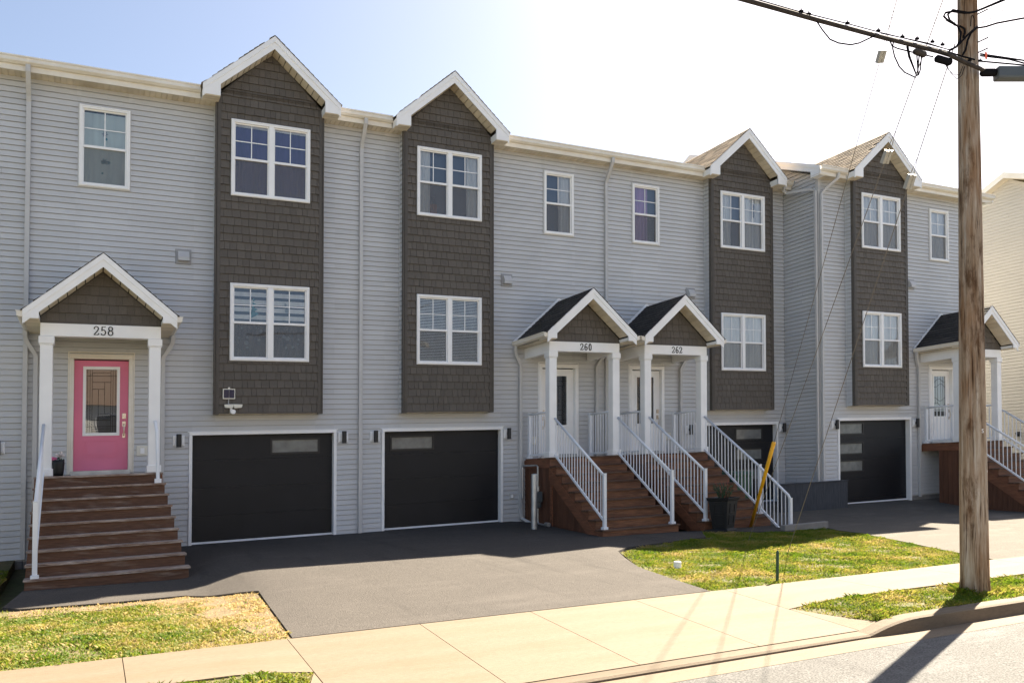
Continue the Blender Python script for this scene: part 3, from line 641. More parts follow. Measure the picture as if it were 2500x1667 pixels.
    for s_ in (-1, 1):
        rs = MB()
        for i in range(7):
            t0, t1 = i/7+.008, (i+1)/7-.008; xa, xb = pc+s_*.945*(1-t0), pc+s_*.945*(1-t1); zi = zap-.235
            zA, zB = zi-slp*.945*(1-t0), zi-slp*.945*(1-t1)
            rs.add([(xa, yf+.01, zA), (xb, yf+.01, zB), (xb, pf-.005, zB), (xa, pf-.005, zA), (xa, yf+.01, zA+.02), (xb, yf+.01, zB+.02), (xb, pf-.005, zB+.02), (xa, pf-.005, zA+.02)], [(0, 3, 2, 1), (4, 5, 6, 7), (0, 1, 5, 4), (1, 2, 6, 5), (2, 3, 7, 6), (3, 0, 4, 7)])
        rs.build('porch_soffit', M_SOFFIT, P_, org); rs = MB(); x0, x1 = sorted((pc+s_*.942, pc+s_*(hwp-.015))); planks(rs, x0, x1, yf+.01, yb-.02, zep-.15, .1, 'y', .008); rs.build('return_soffit', M_SOFFIT, P_, org)
    for s_, dsk in ((-1, porch[2][0]), (1, porch[2][1])):
        gu = MB(); X = lambda d: pc+s_*(hwp+d)
        prof = [(.0, 4.10), (.045, 4.10), (.085, 4.135), (.085, 4.185), (.10, 4.20), (.10, 4.215), (.09, 4.215), (.075, 4.15), (.04, 4.112), (.012, 4.112), (.012, 4.20), (.0, 4.20)]
        gu.loft([[(X(d), yf+.01, z) for d, z in prof], [(X(d), yb-.03, z) for d, z in prof]]); gu.box(*sorted((X(.001), X(.084))), yf+.004, yf+.012, 4.115, 4.205)
        gu.build('porch_gutter', M_CREAM, P_, org)
        if dsk:
            ds = MB(); xx = pc+s_*1.06; ds.bar([(X(.05), yb-.13, 4.11), (X(.05), yb-.12, 4.0), (X(.02), yb-.10, 3.90), (xx+s_*.06, yb-.075, 3.77), (xx, yb-.06, 3.66), (xx, yb-.06, .30 if dsk == 2 else -.05)]+([(xx, yb-.09, .1), (xx+.12, yb-.35, -.03), (xx+.2, yb-.5, -.05)] if dsk == 2 else []), .06, .07, side=(0, 1, 0))
            ds.build('porch_downspout', M_SPOUT, P_, org, bevel=-1)
    number(P_, org, Fp, number_txt, pc+.02, bmz[0]+.035, .155, .001)
    return T

Ld = dict
L1 = [Ld(sheets=[(.04, .96, .02, .93, 'purple', -.075, .018), (.04, .96, .92, .99, 'white', -.035, .0, 'blind')]),
      Ld(slats=[(.55, .99, .15, .088, 'white')], sheets=[(.02, .98, .02, .52, 'grey', -.06, .008)],
         decal=[(.30, .80, .035, 'teal', 3), (.30, .74, .055, 'teal', 3), (.30, .68, .075, 'teal', 3), (.30, .62, .10, 'teal', 3), (.72, .68, .05, 'decal', 5), (.70, .76, .03, 'decal', 5)]
         + [(x, y, r, 'decal', k) for x, y, r, k in ((.39, .40, .05, 12), (.36, .28, .045, 12), (.22, .31, .035, 5), (.21, .24, .05, 5), (.22, .18, .03, 5), (.15, .43, .03, 12), (.12, .30, .025, 5), (.68, .33, .06, 7), (.73, .31, .05, 5), (.87, .30, .04, 12), (.71, .19, .03, 6), (.80, .2, .03, 5), (.86, .24, .025, 5), (.58, .39, .025, 12), (.72, .43, .025, 12), (.33, .44, .012, 6), (.36, .435, .012, 6))]),
      Ld(sheets=[(.02, .98, .02, .93, 'frost', -.045, .004), ], decal=[(.5, .68, .06, 'decal', 12), (.52, .62, .03, 'teal', 6), (.5, .34, .07, 'teal', 12), (.57, .33, .05, 'teal', 12), (.47, .33, .04, 'teal', 5), (.46, .19, .02, 'teal', 5)])]
L2 = [Ld(sheets=[(.03, .22, .02, .97, 'white', -.07, .025), (.78, .97, .02, .97, 'white', -.07, .025), (.05, .95, .05, .95, 'blue', -.16, .0), (.23, .34, .06, .22, 'orange', -.12, .02, 'plush_toy'), (.24, .31, .21, .33, 'dark', -.12, .02, 'plush_toy')]),
      Ld(slats=[(.06, .97, .034, .017, 'white')], sheets=[(.05, .95, .02, .10, 'white', -.11, .0, 'blind')]),
      Ld(sheets=[(.55, .97, .02, .97, 'white', -.065, .025), (.02, .98, .02, .98, 'blue', -.16, 0)])]
L3 = [Ld(sheets=[(.03, .27, .02, .97, 'white', -.065, .025), (.52, .97, .02, .97, 'white', -.07, .025), (.02, .98, .02, .98, 'blue', -.16, .0), (.76, .84, .62, .86, 'dark', -.06, .02, 'plush_toy')]),
      Ld(sheets=[(.03, .97, .02, .97, 'white', -.05, .01)]),  # white sheet paints the pale reflection seen in this window
      Ld(sheets=[(.03, .62, .02, .97, 'lilac', -.05, .03), (.02, .98, .02, .98, 'blue', -.16, 0)])]
L4 = [Ld(sheets=[(.03, .97, .02, .97, 'white', -.065, .025)]), Ld(sheets=[(.03, .97, .02, .97, 'white', -.06, .02)]), Ld(sheets=[(.03, .97, .02, .97, 'white', -.065, .025)])]
CD = CURT['dark']; CP = CURT['pale']
townhouse('grey three-storey townhouse numbered 258 with a pink front door', '258', -1.08, 5.1, 0, (2.12, 4.20), (1.69, 4.60), [(3.28, 4.26, 1.78, 2.07)], (.155, .145, (1, 1)), (-.27, .59), (M_PINK, 'sq', 1, CURT['grey']), L1, [1.50, 4.74], [1.555], [(-1.08, 'wall')])
townhouse('grey townhouse numbered 260 with a white door behind white railings', '260', 5.1, 11.36, 0, (5.98, 8.10), (5.59, 8.51), [(5.84, 6.83, 1.78, 2.07)], (10.01, 10.01, (2, 1)), (9.60, 10.43), (M_WHITE, 'sq', -1, CD), L2, [5.43, 8.63], [8.605], [(5.1, 'wall')])
townhouse('grey townhouse numbered 262 with a white door, beside the set-forward end house', '262', 11.36, 17.36, 0, (14.50, 16.63), (14.17, 17.09), [(15.67, 16.63, z, z+.30) for z in (1.775, 1.22, .67)], (12.605, 12.605, (0, 1)), (12.17, 13.01), (M_WHITE, 'sq', 1, CD), L3, [13.95, 17.24], [14.02], [(11.36, 'wall')])
townhouse('grey end townhouse numbered 264, set forward of its neighbours, partly behind the pole', '264', 17.38, 24.2, -1.25, (18.37, 20.49), (18.03, 20.98), [(18.22, 19.16, z, z+.30) for z in (1.81, 1.26, .78)], (22.345, 22.345, (1, 1)), (21.87, 22.72), (M_WHITE, 'curved', 1, CP), L4, [17.90, 21.15], [21.03], [], ends=(True, True), vent_z=6.07)

# neighbour cropped by the left edge of the frame
def left_neighbour():
    org = (-4, 0, 0); F = front(0); T = thing('townhouse', 'grey townhouse cropped by the left edge of the photo, next to number 258', 'townhouse', org, 'grey townhouses in the row')
    w = MB(); siding_rect(w, F, (-7.3, -1.081, -.02, 8.75)); siding(w, leftf(-7.3), [(-10, -.02), (0, -.02), (0, 8.8), (-5, 11.0), (-10, 8.8)]); w.quad((-7.3, 10, -.3), (-1.09, 10, -.3), (-1.09, 10, 8.8), (-7.3, 10, 8.8)); w.build('wall', M_SIDING, T, org, bevel=-1)
    b = MB(); b.box(-7.3, -1.09, .004, .3, -.75, -.02); b.build('foundation', M_CONCW, T, org)
    r = MB(); r.quad((-7.5, -.34, 8.94), (-1.081, -.34, 8.94), (-1.081, 5, 11.1), (-7.5, 5, 11.1)); r.quad((-7.5, 5, 11.1), (-1.081, 5, 11.1), (-1.081, 10.3, 8.94), (-7.5, 10.3, 8.94)); r.build('roof', M_SHINGLE_SUN, T, org, bevel=-1)
    s_ = MB(); planks(s_, -7.5, -1.081, -.30, 0, 8.715); s_.build('soffit', M_SOFFIT, T, org)
    g = MB(); g.box(-7.5, -1.081, -.315, -.295, 8.70, 8.93)
    prof = [(-.317, 8.80), (-.36, 8.80), (-.405, 8.835), (-.405, 8.895), (-.42, 8.905), (-.42, 8.93), (-.33, 8.925), (-.317, 8.925)]
    g.loft([[(-7.5, y, z) for y, z in prof], [(-1.081, y, z) for y, z in prof]]); g.build('gutter', M_CREAM, T, org)
    lx = -1.48; lm = MB(); lm.fbox(F, lx-.105, lx+.105, 1.91, 2.12, -.01, .035); lm.fbox(F, lx-.08, lx+.08, 1.935, 2.095, .035, .05); lo = lm.build('wall_lamp', M_WHITE, T, org, bevel=.006)
    lm = MB(); lm.tube([F(lx, 1.885, .11), F(lx, 2.14, .11)], .048, 14); lm.build('lamp_shade', M_LAMP, lo, org)
left_neighbour()

# elbowed downspout serving number 262 and 264 at the set-back corner
o = MB(); yb = -1.25
o.bar([(17.02, -.37, 8.80), (17.02, -.37, 8.62), (17.10, -.42, 8.55), (17.27, -1.12, 8.46), (17.30, -1.22, 8.38), (17.30, -1.24, .0)], .06, .07, side=(1, 0, 0))
tag(o.build('downspout', M_SPOUT, None, (17.3, -1.24, 0), bevel=-1), 'grey downspout with a long elbow running across the return wall to the jutting corner', 'downspout'); o = MB()
o.bar([(17.75, -1.62, 8.80), (17.74, -1.58, 8.66), (17.55, -1.40, 8.46), (17.42, -1.33, 8.30), (17.42, -1.32, .0)], .06, .07, side=(0, 1, 0))
tag(o.build('downspout', M_SPOUT, None, (17.36, -1.25, 0), bevel=-1), 'grey downspout with a short elbow on the front of the jutting corner', 'downspout')

# ------------------------------------------------------------------ stairs
def railing(par, org, name, X, top, bot, posts, bal, step=.112):
    """top/bot: [(y,z)...] polylines of the rails; posts: [(y,z0,z1)]"""
    tm = MB(); pts = [(X, y, z) for y, z in top]; tm.tube(pts, .028, 10); R = tm.build(name, M_RAILW, par, org, smooth=True)
    bm_ = MB(); bm_.bar([(X, y, z) for y, z in bot], .035, .04); bm_.build('bottom_rail', M_RAILW, R, org)
    for y, z0, z1 in posts:
        pm = MB(); pm.box(X-.033, X+.033, y-.033, y+.033, z0+.05, z1); pm.box(X-.055, X+.055, y-.055, y+.055, z0, z0+.05); pm.box(X-.037, X+.037, y-.037, y+.037, z1, z1+.012); pm.build('post', M_RAILW, R, org, bevel=.004)
    if bal:
        ip = lambda P, y: next((a[1]+(b[1]-a[1])*(y-a[0])/(b[0]-a[0]) for a, b in zip(P, P[1:]) if min(a[0], b[0])-1e-6 <= y <= max(a[0], b[0])+1e-6), None)
        y = bal[0]
        while y > bal[1]:
            zt, zb = ip(top, y), ip(bot, y)
            if zt is not None and zb is not None:
                b_ = MB(); b_.box(X-.008, X+.008, y-.008, y+.008, zb, zt); b_.build('baluster', M_RAILW, R, org, bevel=-1)
            y -= step
    return R
def stairs(label, pc, yb, x0, x1, worn=False, rails=None, flare=0.0, panel_from=0.0, open_under=False, right_ext=False):
    org = ((x0+x1)/2, yb-2, 0); T = thing('entry_stairs', label, 'stairs', org, 'brown wooden entry stairs')
    dk = MB(); zd = 1.47
    y = yb-.02
    while y > yb-1.24:
        dk.box(x0+.02, x1-.02, max(y-.135, yb-1.24), y-.006, zd-.035, zd); y -= .14
    dk.build('deck', M_WOODW if worn else M_WOOD, T, org)
    mr = M_WOODW if worn else M_WOOD
    for k in range(9):
        z = zd-.187*k; yk = yb-1.25-.265*k; f0, f1 = x0-.0, x1+flare*k
        t = MB()
        if k: 
            t.box(f0-.022, f1+.022, yk-.016, yk+.14, z-.036, z); t.box(f0-.022, f1+.022, yk+.146, yk+.285, z-.036, z)
        else: t.box(f0-.02, f1+.02, yk-.02, yk+.03, z-.036, z)
        t.build('tread', M_NOSE if worn else M_TREAD, T, org, bevel=.004)
        r = MB(); zb = z-.187 if k < 8 else z-.187-.03; r.box(f0, f1, yk+.022, yk+.045, zb, z-.037); r.build('riser', mr, T, org)
    # closed sides: boards, skirt and sloping stringer
    for X, sg in ((x0+.01, -1), (x1-.01, 1)):
        Fx = leftf(X) if sg < 0 else rightf(X); P = lambda y, z: (-y if sg < 0 else y, z)
        s_ = MB(); yy = yb-panel_from
        while yy > yb-3.35:
            y2 = max(yy-.14, yb-3.35)
            ztop = lambda q: zd-.22-.706*max(0, (yb-1.25)-q)
            a, b = yy-.003, y2+.003
            za, zb = ztop(a), ztop(b)
            gz = min(g0(X, a), g0(X, b))-.05
            if za > gz+.02:
                zb = max(zb, gz+.01)
                q = [P(a, gz), P(b, gz), P(b, zb), P(a, za)]; q = q if sg < 0 else q[::-1]
                s_.fprism(Fx, q, -.03, -.005)
            yy = y2
        s_.build('side_board', M_WOODV, T, org)
        st = MB(); q = [P(yb-1.2, zd-.225), P(yb-1.2, zd-.50), P(yb-2.93, -.24), P(yb-3.25, -.21)]; q = q if sg > 0 else q[::-1]
        st.fprism(Fx, q, -.003, .028)
        for k in range(9):
            z = zd-.187*k; yk = yb-1.25-.265*k; hh = .2
            q = [P(yk+.047, z-.037), P(yk+.047, z-.23), P(yk+.29, z-.23), P(yk+.29, z-.037)]; st.fprism(Fx, q if sg > 0 else q[::-1], -.0025+.0002*k, .012+.0002*k)
        st.build('stringer', M_WOODS, T, org)
        rim = MB(); q = [P(yb-.03, zd-.22), P(yb-1.23, zd-.22), P(yb-1.23, zd-.036), P(yb-.03, zd-.036)]; rim.fprism(Fx, q if sg < 0 else q[::-1], -.004, .022); 
        rim.fprism(Fx, [P(*p) for p in ((yb-1.24, -.3), (yb-1.33, -.3), (yb-1.33, zd-.23), (yb-1.24, zd-.23))][::(1 if sg < 0 else -1)], -.004, .0235)
        rim.build('rim_joist', M_WOODS, T, org)
    return T, org
TOP = [(-1.30, 2.335), (-3.26, 1.06)]; BOT = [(-1.30, 1.53), (-3.28, .14)]
def rails_for(T, org, yb, xl, xr, right_ext=False, land=True):
    sh = lambda L: [(y+yb, *r) for y, *r in L]
    railing(T, org, 'handrail', xl, sh(TOP), sh(BOT), sh([(-3.29, -.025, 1.09)]), (yb-1.36, yb-3.24))
    if right_ext:
        railing(T, org, 'handrail', xr, sh([(-1.30, 2.335), (-3.17, 1.08), (-4.02, .45), (-4.08, .36)]), sh([(-1.30, 1.53), (-3.17, .16), (-3.95, -.42)]), sh([(-3.17, .02, 1.12), (-4.08, -.40, .38)]), (yb-1.36, yb-3.95))
    else: railing(T, org, 'handrail', xr, sh(TOP), sh(BOT), sh([(-3.29, -.025, 1.09)]), (yb-1.36, yb-3.24))
    if land:
        for x in (xl, xr): railing(T, org, 'landing_rail', x, sh([(-.12, 2.50), (-1.06, 2.50)]), sh([(-.12, 1.55), (-1.06, 1.55)]), sh([(-.12, 1.47, 2.53)]), (yb-.24, yb-1.03))
T, og = stairs('worn brown stairs with frayed grey nosings below the pink door', .145, 0, -.84, 1.12, worn=True, flare=.032)
railing(T, og, 'handrail', -.72, TOP, BOT, [(-3.29, -.025, 1.09)], (-1.36, -3.24))
gb = MB(); gb.tube([(1.0, -1.26, 2.37), (1.0, -1.36, 2.35), (1.02, -1.46, 2.18), (1.03, -1.50, 1.8), (1.04, -1.505, 1.32)], .03, 10); gb.box(.985, 1.095, -1.56, -1.45, 1.285, 1.36); gb.build('grab_rail', M_RAILW, T, og, bevel=-1)
T, og = stairs('brown wooden stairs with white railings below the porch numbered 260', 10.01, 0, 9.08, 10.96)
rails_for(T, og, 0, 9.16, 10.84)
T, og = stairs('brown wooden stairs with white railings below the porch numbered 262, behind the planter', 12.605, 0, 11.67, 13.53)
rails_for(T, og, 0, 11.73, 13.39, right_ext=True)
T, og = stairs('brown wooden stairs with white railings right of the utility pole', 22.345, -1.25, 21.42, 23.28, panel_from=.55)
rails_for(T, og, -1.25, 21.5, 23.18)

# ------------------------------------------------------------------ cream house on the right
org = (33, 5, 0); T = thing('cream_house', 'cream sided house at the right edge behind the utility pole', 'house', org)
XW = 29.0; w = MB(); poly = [(-.0, -1.6), (-.0, 10.35), (.75, 10.77), (8, 7.4), (8, -1.6)]
poly = [(-y, z) for y, z in poly]; siding(w, leftf(XW), poly, e=.115); w.quad((XW, 0, -1.6), (38, 0, -1.6), (38, 0, 10.35), (XW, 0, 10.35)); w.build('wall', M_CREAMHOUSE, T, org, bevel=-1)
r = MB(); x0 = XW-.35
r.quad((x0, -.35, 10.57), (38, -.35, 10.57), (38, .75, 10.98), (x0, .75, 10.98)); r.quad((x0, .75, 10.98), (38, .75, 10.98), (38, 8.5, 7.35), (x0, 8.5, 7.35)); ro = r.build('roof', M_SHINGLE_SUN, T, org, bevel=-1)
r = MB(); Fx = leftf(x0)
r.fprism(Fx, [(.35, 10.37), (.35, 10.57), (-.75, 10.98), (-.75, 10.77)], -.03, 0); r.fprism(Fx, [(-.75, 10.77), (-.75, 10.98), (-8.5, 7.35), (-8.5, 7.13)], -.03, 0); r.build('rake_board', M_CREAM, ro, org)
r = MB(); r.quad((x0, .75, 10.77), (XW, .75, 10.77), (XW, 8.5, 7.13), (x0, 8.5, 7.13)); r.quad((x0, -.35, 10.37), (XW, -.35, 10.37), (XW, .75, 10.77), (x0, .75, 10.77)); r.build('soffit', M_SOFFIT, ro, org, bevel=-1)
lm = MB(); lm.fbox(leftf(XW), -.62, -.5, 1.62, 1.78, 0, .06); lm.tube([(XW-.1, .56, 1.74), (XW-.16, .5, 1.66)], .05, 10); lm.build('flood_lamp', M_LAMP, T, org)

# ------------------------------------------------------------------ sunlit houses across the street (seen in the window reflections)
M_OPP = mat('pale_vinyl', (0.66, 0.66, 0.64), 0.6, noise=(1, 0.05)); M_OPPR = mat('brown_shingle', (0.16, 0.11, 0.08), 0.9, noise=(30, 0.3))
for i, xo in enumerate((-26, -12, 2, 16, 30, 44)):
    y0 = -33.0; org = (xo, y0-5, -.6); T = thing('house', ('pale', 'cream')[i % 2]+' sided house across the street, reflected in the windows', 'house', org, 'houses across the street')
    w = MB(); a, b, h = xo-5.5, xo+5.5, 5.6
    w.quad((a, y0, -1), (b, y0, -1), (b, y0, h), (a, y0, h)); w.quad((a, y0-10, -1), (b, y0-10, -1), (b, y0-10, h), (a, y0-10, h))
    for x in (a, b): w.quad((x, y0, -1), (x, y0-10, -1), (x, y0-10, h), (x, y0-5, h+2.6), (x, y0, h))
    w.build('wall', M_OPP if i % 2 == 0 else M_CREAMHOUSE, T, org, bevel=-1)
    r = MB(); r.quad((a-.4, y0+.4, h-.1), (b+.4, y0+.4, h-.1), (b+.4, y0-5, h+2.7), (a-.4, y0-5, h+2.7)); r.quad((a-.4, y0-10.4, h-.1), (b+.4, y0-10.4, h-.1), (b+.4, y0-5, h+2.7), (a-.4, y0-5, h+2.7)); r.build('roof', M_OPPR, T, org, bevel=-1)
    for u in (-3.6, -1.2, 1.2, 3.6):
        for v in (.9, 3.6):
            q = MB(); q.box(xo+u-.55, xo+u+.55, y0+.0, y0+.05, v, v+1.3); wn = q.build('window', M_WHITE, T, org); q = MB(); q.box(xo+u-.47, xo+u+.47, y0+.05, y0+.06, v+.08, v+1.22); q.build('pane', M_INT, wn, org)
# ------------------------------------------------------------------ ground
def sheet(name, poly, m, dz=0.0, gf=None, step=.25, kind=True, thick=0.0):
    bm = bmesh.new(); f = bm.faces.new([bm.verts.new((x, y, 0)) for x, y in poly])
    xs = [p[0] for p in poly]; ys = [p[1] for p in poly]
    for ax, a, b in ((0, min(xs), max(xs)), (1, min(ys), max(ys))):
        k = math.floor(a/step)+1
        while k*step < b:
            co = [0, 0, 0]; no = [0, 0, 0]; co[ax] = k*step; no[ax] = 1
            bmesh.ops.bisect_plane(bm, geom=bm.verts[:]+bm.edges[:]+bm.faces[:], plane_co=co, plane_no=no); k += 1
    gf_ = gf or g0; ox, oy = sum(xs)/len(xs), sum(ys)/len(ys); oz = gf_(ox, oy)+S*ox
    for v in bm.verts: x, y = v.co.x, v.co.y; v.co = (x-ox, y-oy, gf_(x, y)+S*x+dz-oz)
    for fc in bm.faces:
        if fc.normal.z < 0: fc.normal_flip()
    for fc in bm.faces: fc.smooth = True
    if thick:
        for e in bm.edges:
            if e.is_boundary: e.smooth = False
        r = bmesh.ops.extrude_face_region(bm, geom=bm.faces[:])
        for v in [g for g in r['geom'] if isinstance(g, bmesh.types.BMVert)]: v.co.z -= thick
        bmesh.ops.recalc_face_normals(bm, faces=bm.faces)
        for e in bm.edges:
            if len(e.link_faces) == 2 and e.calc_face_angle(0) > .7: e.smooth = False
    bmesh.ops.triangulate(bm, faces=bm.faces[:])
    me = bpy.data.meshes.new(name); bm.to_mesh(me); bm.free(); me.materials.append(m)
    o = bpy.data.objects.new(name, me); COL.objects.link(o); o.location = (ox, oy, oz)
    if kind: structure(o)
    return o
def gap_(X, Y):                                 # apron falls to the gutter
    k = min(max((X-1.2)/.5, 0), 1)*min(max((7.9-X)/.8, 0), 1)
    return g0(X, Y)-.115*k*min(max((-9.13-Y)/2.1, 0), 1)
def ggut(X, Y): return g0(X, max(Y, -11.36))-.118+.02*(Y+11.36)*-1*.0
def groad(X, Y):
    t = max(0, -11.6-Y); return g0(X, -11.6)-.118+.02*min(t, 5)-.0*t
# the base sheet reaches the horizon
bmv = MB(); xs = [-400, -120, -40, -15]+list(range(-10, 40, 2))+[45, 60, 120, 400]; ys = [-400, -120, -50, -30, -24]+[-22+1.0*i for i in range(25)]+[6, 12, 30, 80, 400]
def gbase(x, y):
    xx = min(max(x, -60), 80); yy = min(max(y, -22), 12)
    z = (groad(xx, yy) if yy < -11.3 else g0(xx, yy)) + S*xx
    return z-.16
for j in range(len(ys)):
    for i in range(len(xs)): bmv.v.append((xs[i], ys[j], gbase(xs[i], ys[j])))
nx = len(xs)
for j in range(len(ys)-1):
    for i in range(nx-1): bmv.f.append((j*nx+i, j*nx+i+1, (j+1)*nx+i+1, (j+1)*nx+i))
structure(bmv.build('ground', M_EARTH, None, (0, 0, 0), shear=False, bevel=-1))
DRV = [(1.3, .14), (8.62, .14), (9.06, -.5), (9.06, -3.36), (10.98, -3.36), (11.45, -3.5), (10.76, -4.44), (9.16, -4.80), (8.5, -5.0), (8.08, -5.34), (7.7, -6.1), (7.29, -7.04), (7.08, -8.02), (6.87, -9.13), (1.74, -9.13), (1.95, -6.12), (1.19, -4.95), (.34, -5.0), (-.8, -4.92), (-1.0, -4.7), (-.86, -3.38), (1.36, -3.38)]
structure(sheet('driveway', DRV, M_DRIVE, .035, thick=.2))
structure(sheet('driveway', [(13.62, .14), (17.36, .14), (17.38, -1.15), (30, -1.15), (30, -9.14), (12.5, -9.14), (12.9, -7.97), (13.45, -6.63), (13.88, -5.45), (13.98, -4.79), (14.2, -4.3), (13.62, -3.2)], M_DRIVE2, .03, thick=.2))
structure(sheet('walkway', [(11.62, -3.36), (13.62, -3.36), (13.95, -3.6), (13.6, -4.3), (12.96, -4.55), (12.3, -4.1), (11.7, -3.75)], M_DRIVE, .03, thick=.2))
# sidewalk slabs and apron with open joints
bed = structure(sheet('sidewalk_bed', [(-9, -9.13), (40, -9.13), (40, -10.25), (7.15, -10.25), (7.2, -11.3), (1.5, -11.3), (1.7, -10.25), (-9, -10.25)], M_JOINT, -.03, gf=gap_))
jx = [-8, -6.4, -4.8, -3.2, -1.3, .26, 1.69, 3.04, 4.335, 5.73, 7.1, 8.9, 10.7, 12.5, 14.3, 16, 18, 20, 22, 24, 26, 28]
for a, b in zip(jx, jx[1:]):
    poly = [(a+.0035, -9.13), (b-.0035, -9.13), (b-.0035, -10.2), (a+.0035, -10.2)]
    if 1.6 < a < 7: poly = [(a+.0035, -9.13), (b-.0035, -9.13), (b-.0035, -11.17), (a+.0035, -11.17)]
    structure(sheet('sidewalk', poly, M_CONC, .03, gf=gap_, step=.35, thick=.06))
structure(sheet('apron', [(1.684, -10.22), (1.684, -11.17), (1.22, -11.17), (1.56, -10.6)], M_CONC, .029, gf=gap_, step=.3, thick=.06))
structure(sheet('apron', [(7.106, -10.22), (7.13, -10.22), (7.36, -10.95), (7.45, -11.17), (7.106, -11.17)], M_CONC, .029, gf=gap_, step=.3, thick=.06))
# kerb: rolled lip along the apron, full height each side
km = MB()
def kh(x): 
    a = min(max((x-7.05)/.75, 0), 1); b = min(max((1.7-x)/.75, 0), 1); return max(a, b)
ksx = [-9, -4, 0, .95, 1.2, 1.45, 1.7]+[1.7+.5*i for i in range(1, 11)]+[7.05+.125*i for i in range(0, 7)]+[8.5, 9.5, 10.5, 12, 14, 18, 24, 30, 40]
rings = []
for x in sorted(set(ksx)):
    h = kh(x); zt = (g0(x, -11.3)+.03)*h+(gap_(x, -11.2)+.027)*(1-h); zb = ggut(x, -11.4)-.02
    rings.append([(x, -11.18, zt-.25), (x, -11.18, zt), (x, -11.33, zt-.004), (x, -11.355-.008*h, zt-.02), (x, -11.37-.02*h, zb-.02), (x, -11.37-.02*h, zb-.2)])
km.loft(rings); structure(km.build('kerb', M_KERB, None, (5, -11.3, 0), bevel=-1))
structure(sheet('gutter_pan', [(-9, -11.34), (40, -11.34), (40, -11.72), (-9, -11.66)], M_CONC, .0, gf=lambda X, Y: ggut(X, Y), step=1.0))
structure(sheet('street', [(-60, -11.64), (80, -11.64), (80, -40), (-60, -40)], M_ROAD, .004, gf=groad, step=2.0))

def sst(a, b, x):
    t = min(max((x-a)/(b-a), 0), 1); return t*t*(3-2*t)
def gverge(X, Y):
    k = sst(7.2, 8.2, X) if X > 4 else 1-sst(.6, 1.6, X)
    return gap_(X, Y)+(g0(X, Y)-gap_(X, Y))*k+.01*(1-k)
LAWNS = [
 ('lawn', [(-7, -9.14), (1.73, -9.14), (1.93, -6.2), (1.19, -5.0), (.34, -5.08), (-.8, -5.0), (-1.05, -4.8), (-1.2, -3.0), (-1.2, .0), (-7, .0)]),
 ('lawn', [(6.88, -9.14), (7.10, -8.02), (7.32, -7.04), (8.1, -5.38), (9.2, -4.84), (10.76, -4.48), (11.42, -3.55), (11.65, -3.8), (12.3, -4.15), (12.96, -4.58), (13.6, -4.33), (14.1, -4.32), (13.96, -4.79), (13.86, -5.45), (13.43, -6.63), (12.88, -7.97), (12.48, -9.14)]),
 ('verge', [(7.14, -10.21), (40, -10.21), (40, -11.2), (7.46, -11.2), (7.38, -10.95)]),
 ('verge', [(-9, -10.21), (1.68, -10.21), (1.55, -10.6), (1.2, -11.2), (-9, -11.2)])]
for nm, poly in LAWNS: structure(sheet(nm, poly, M_SOIL, .012, step=.3, thick=.4, gf=gverge if nm == 'verge' else g0))
structure(sheet('straw_bed', [(-.9, -5.0), (.34, -5.08), (1.19, -5.0), (1.92, -6.2), (1.74, -9.1), (1.55, -9.1), (1.25, -7.6), (1.0, -6.1), (.3, -5.45), (-.9, -5.5)], M_STRAW, .02, step=.4))

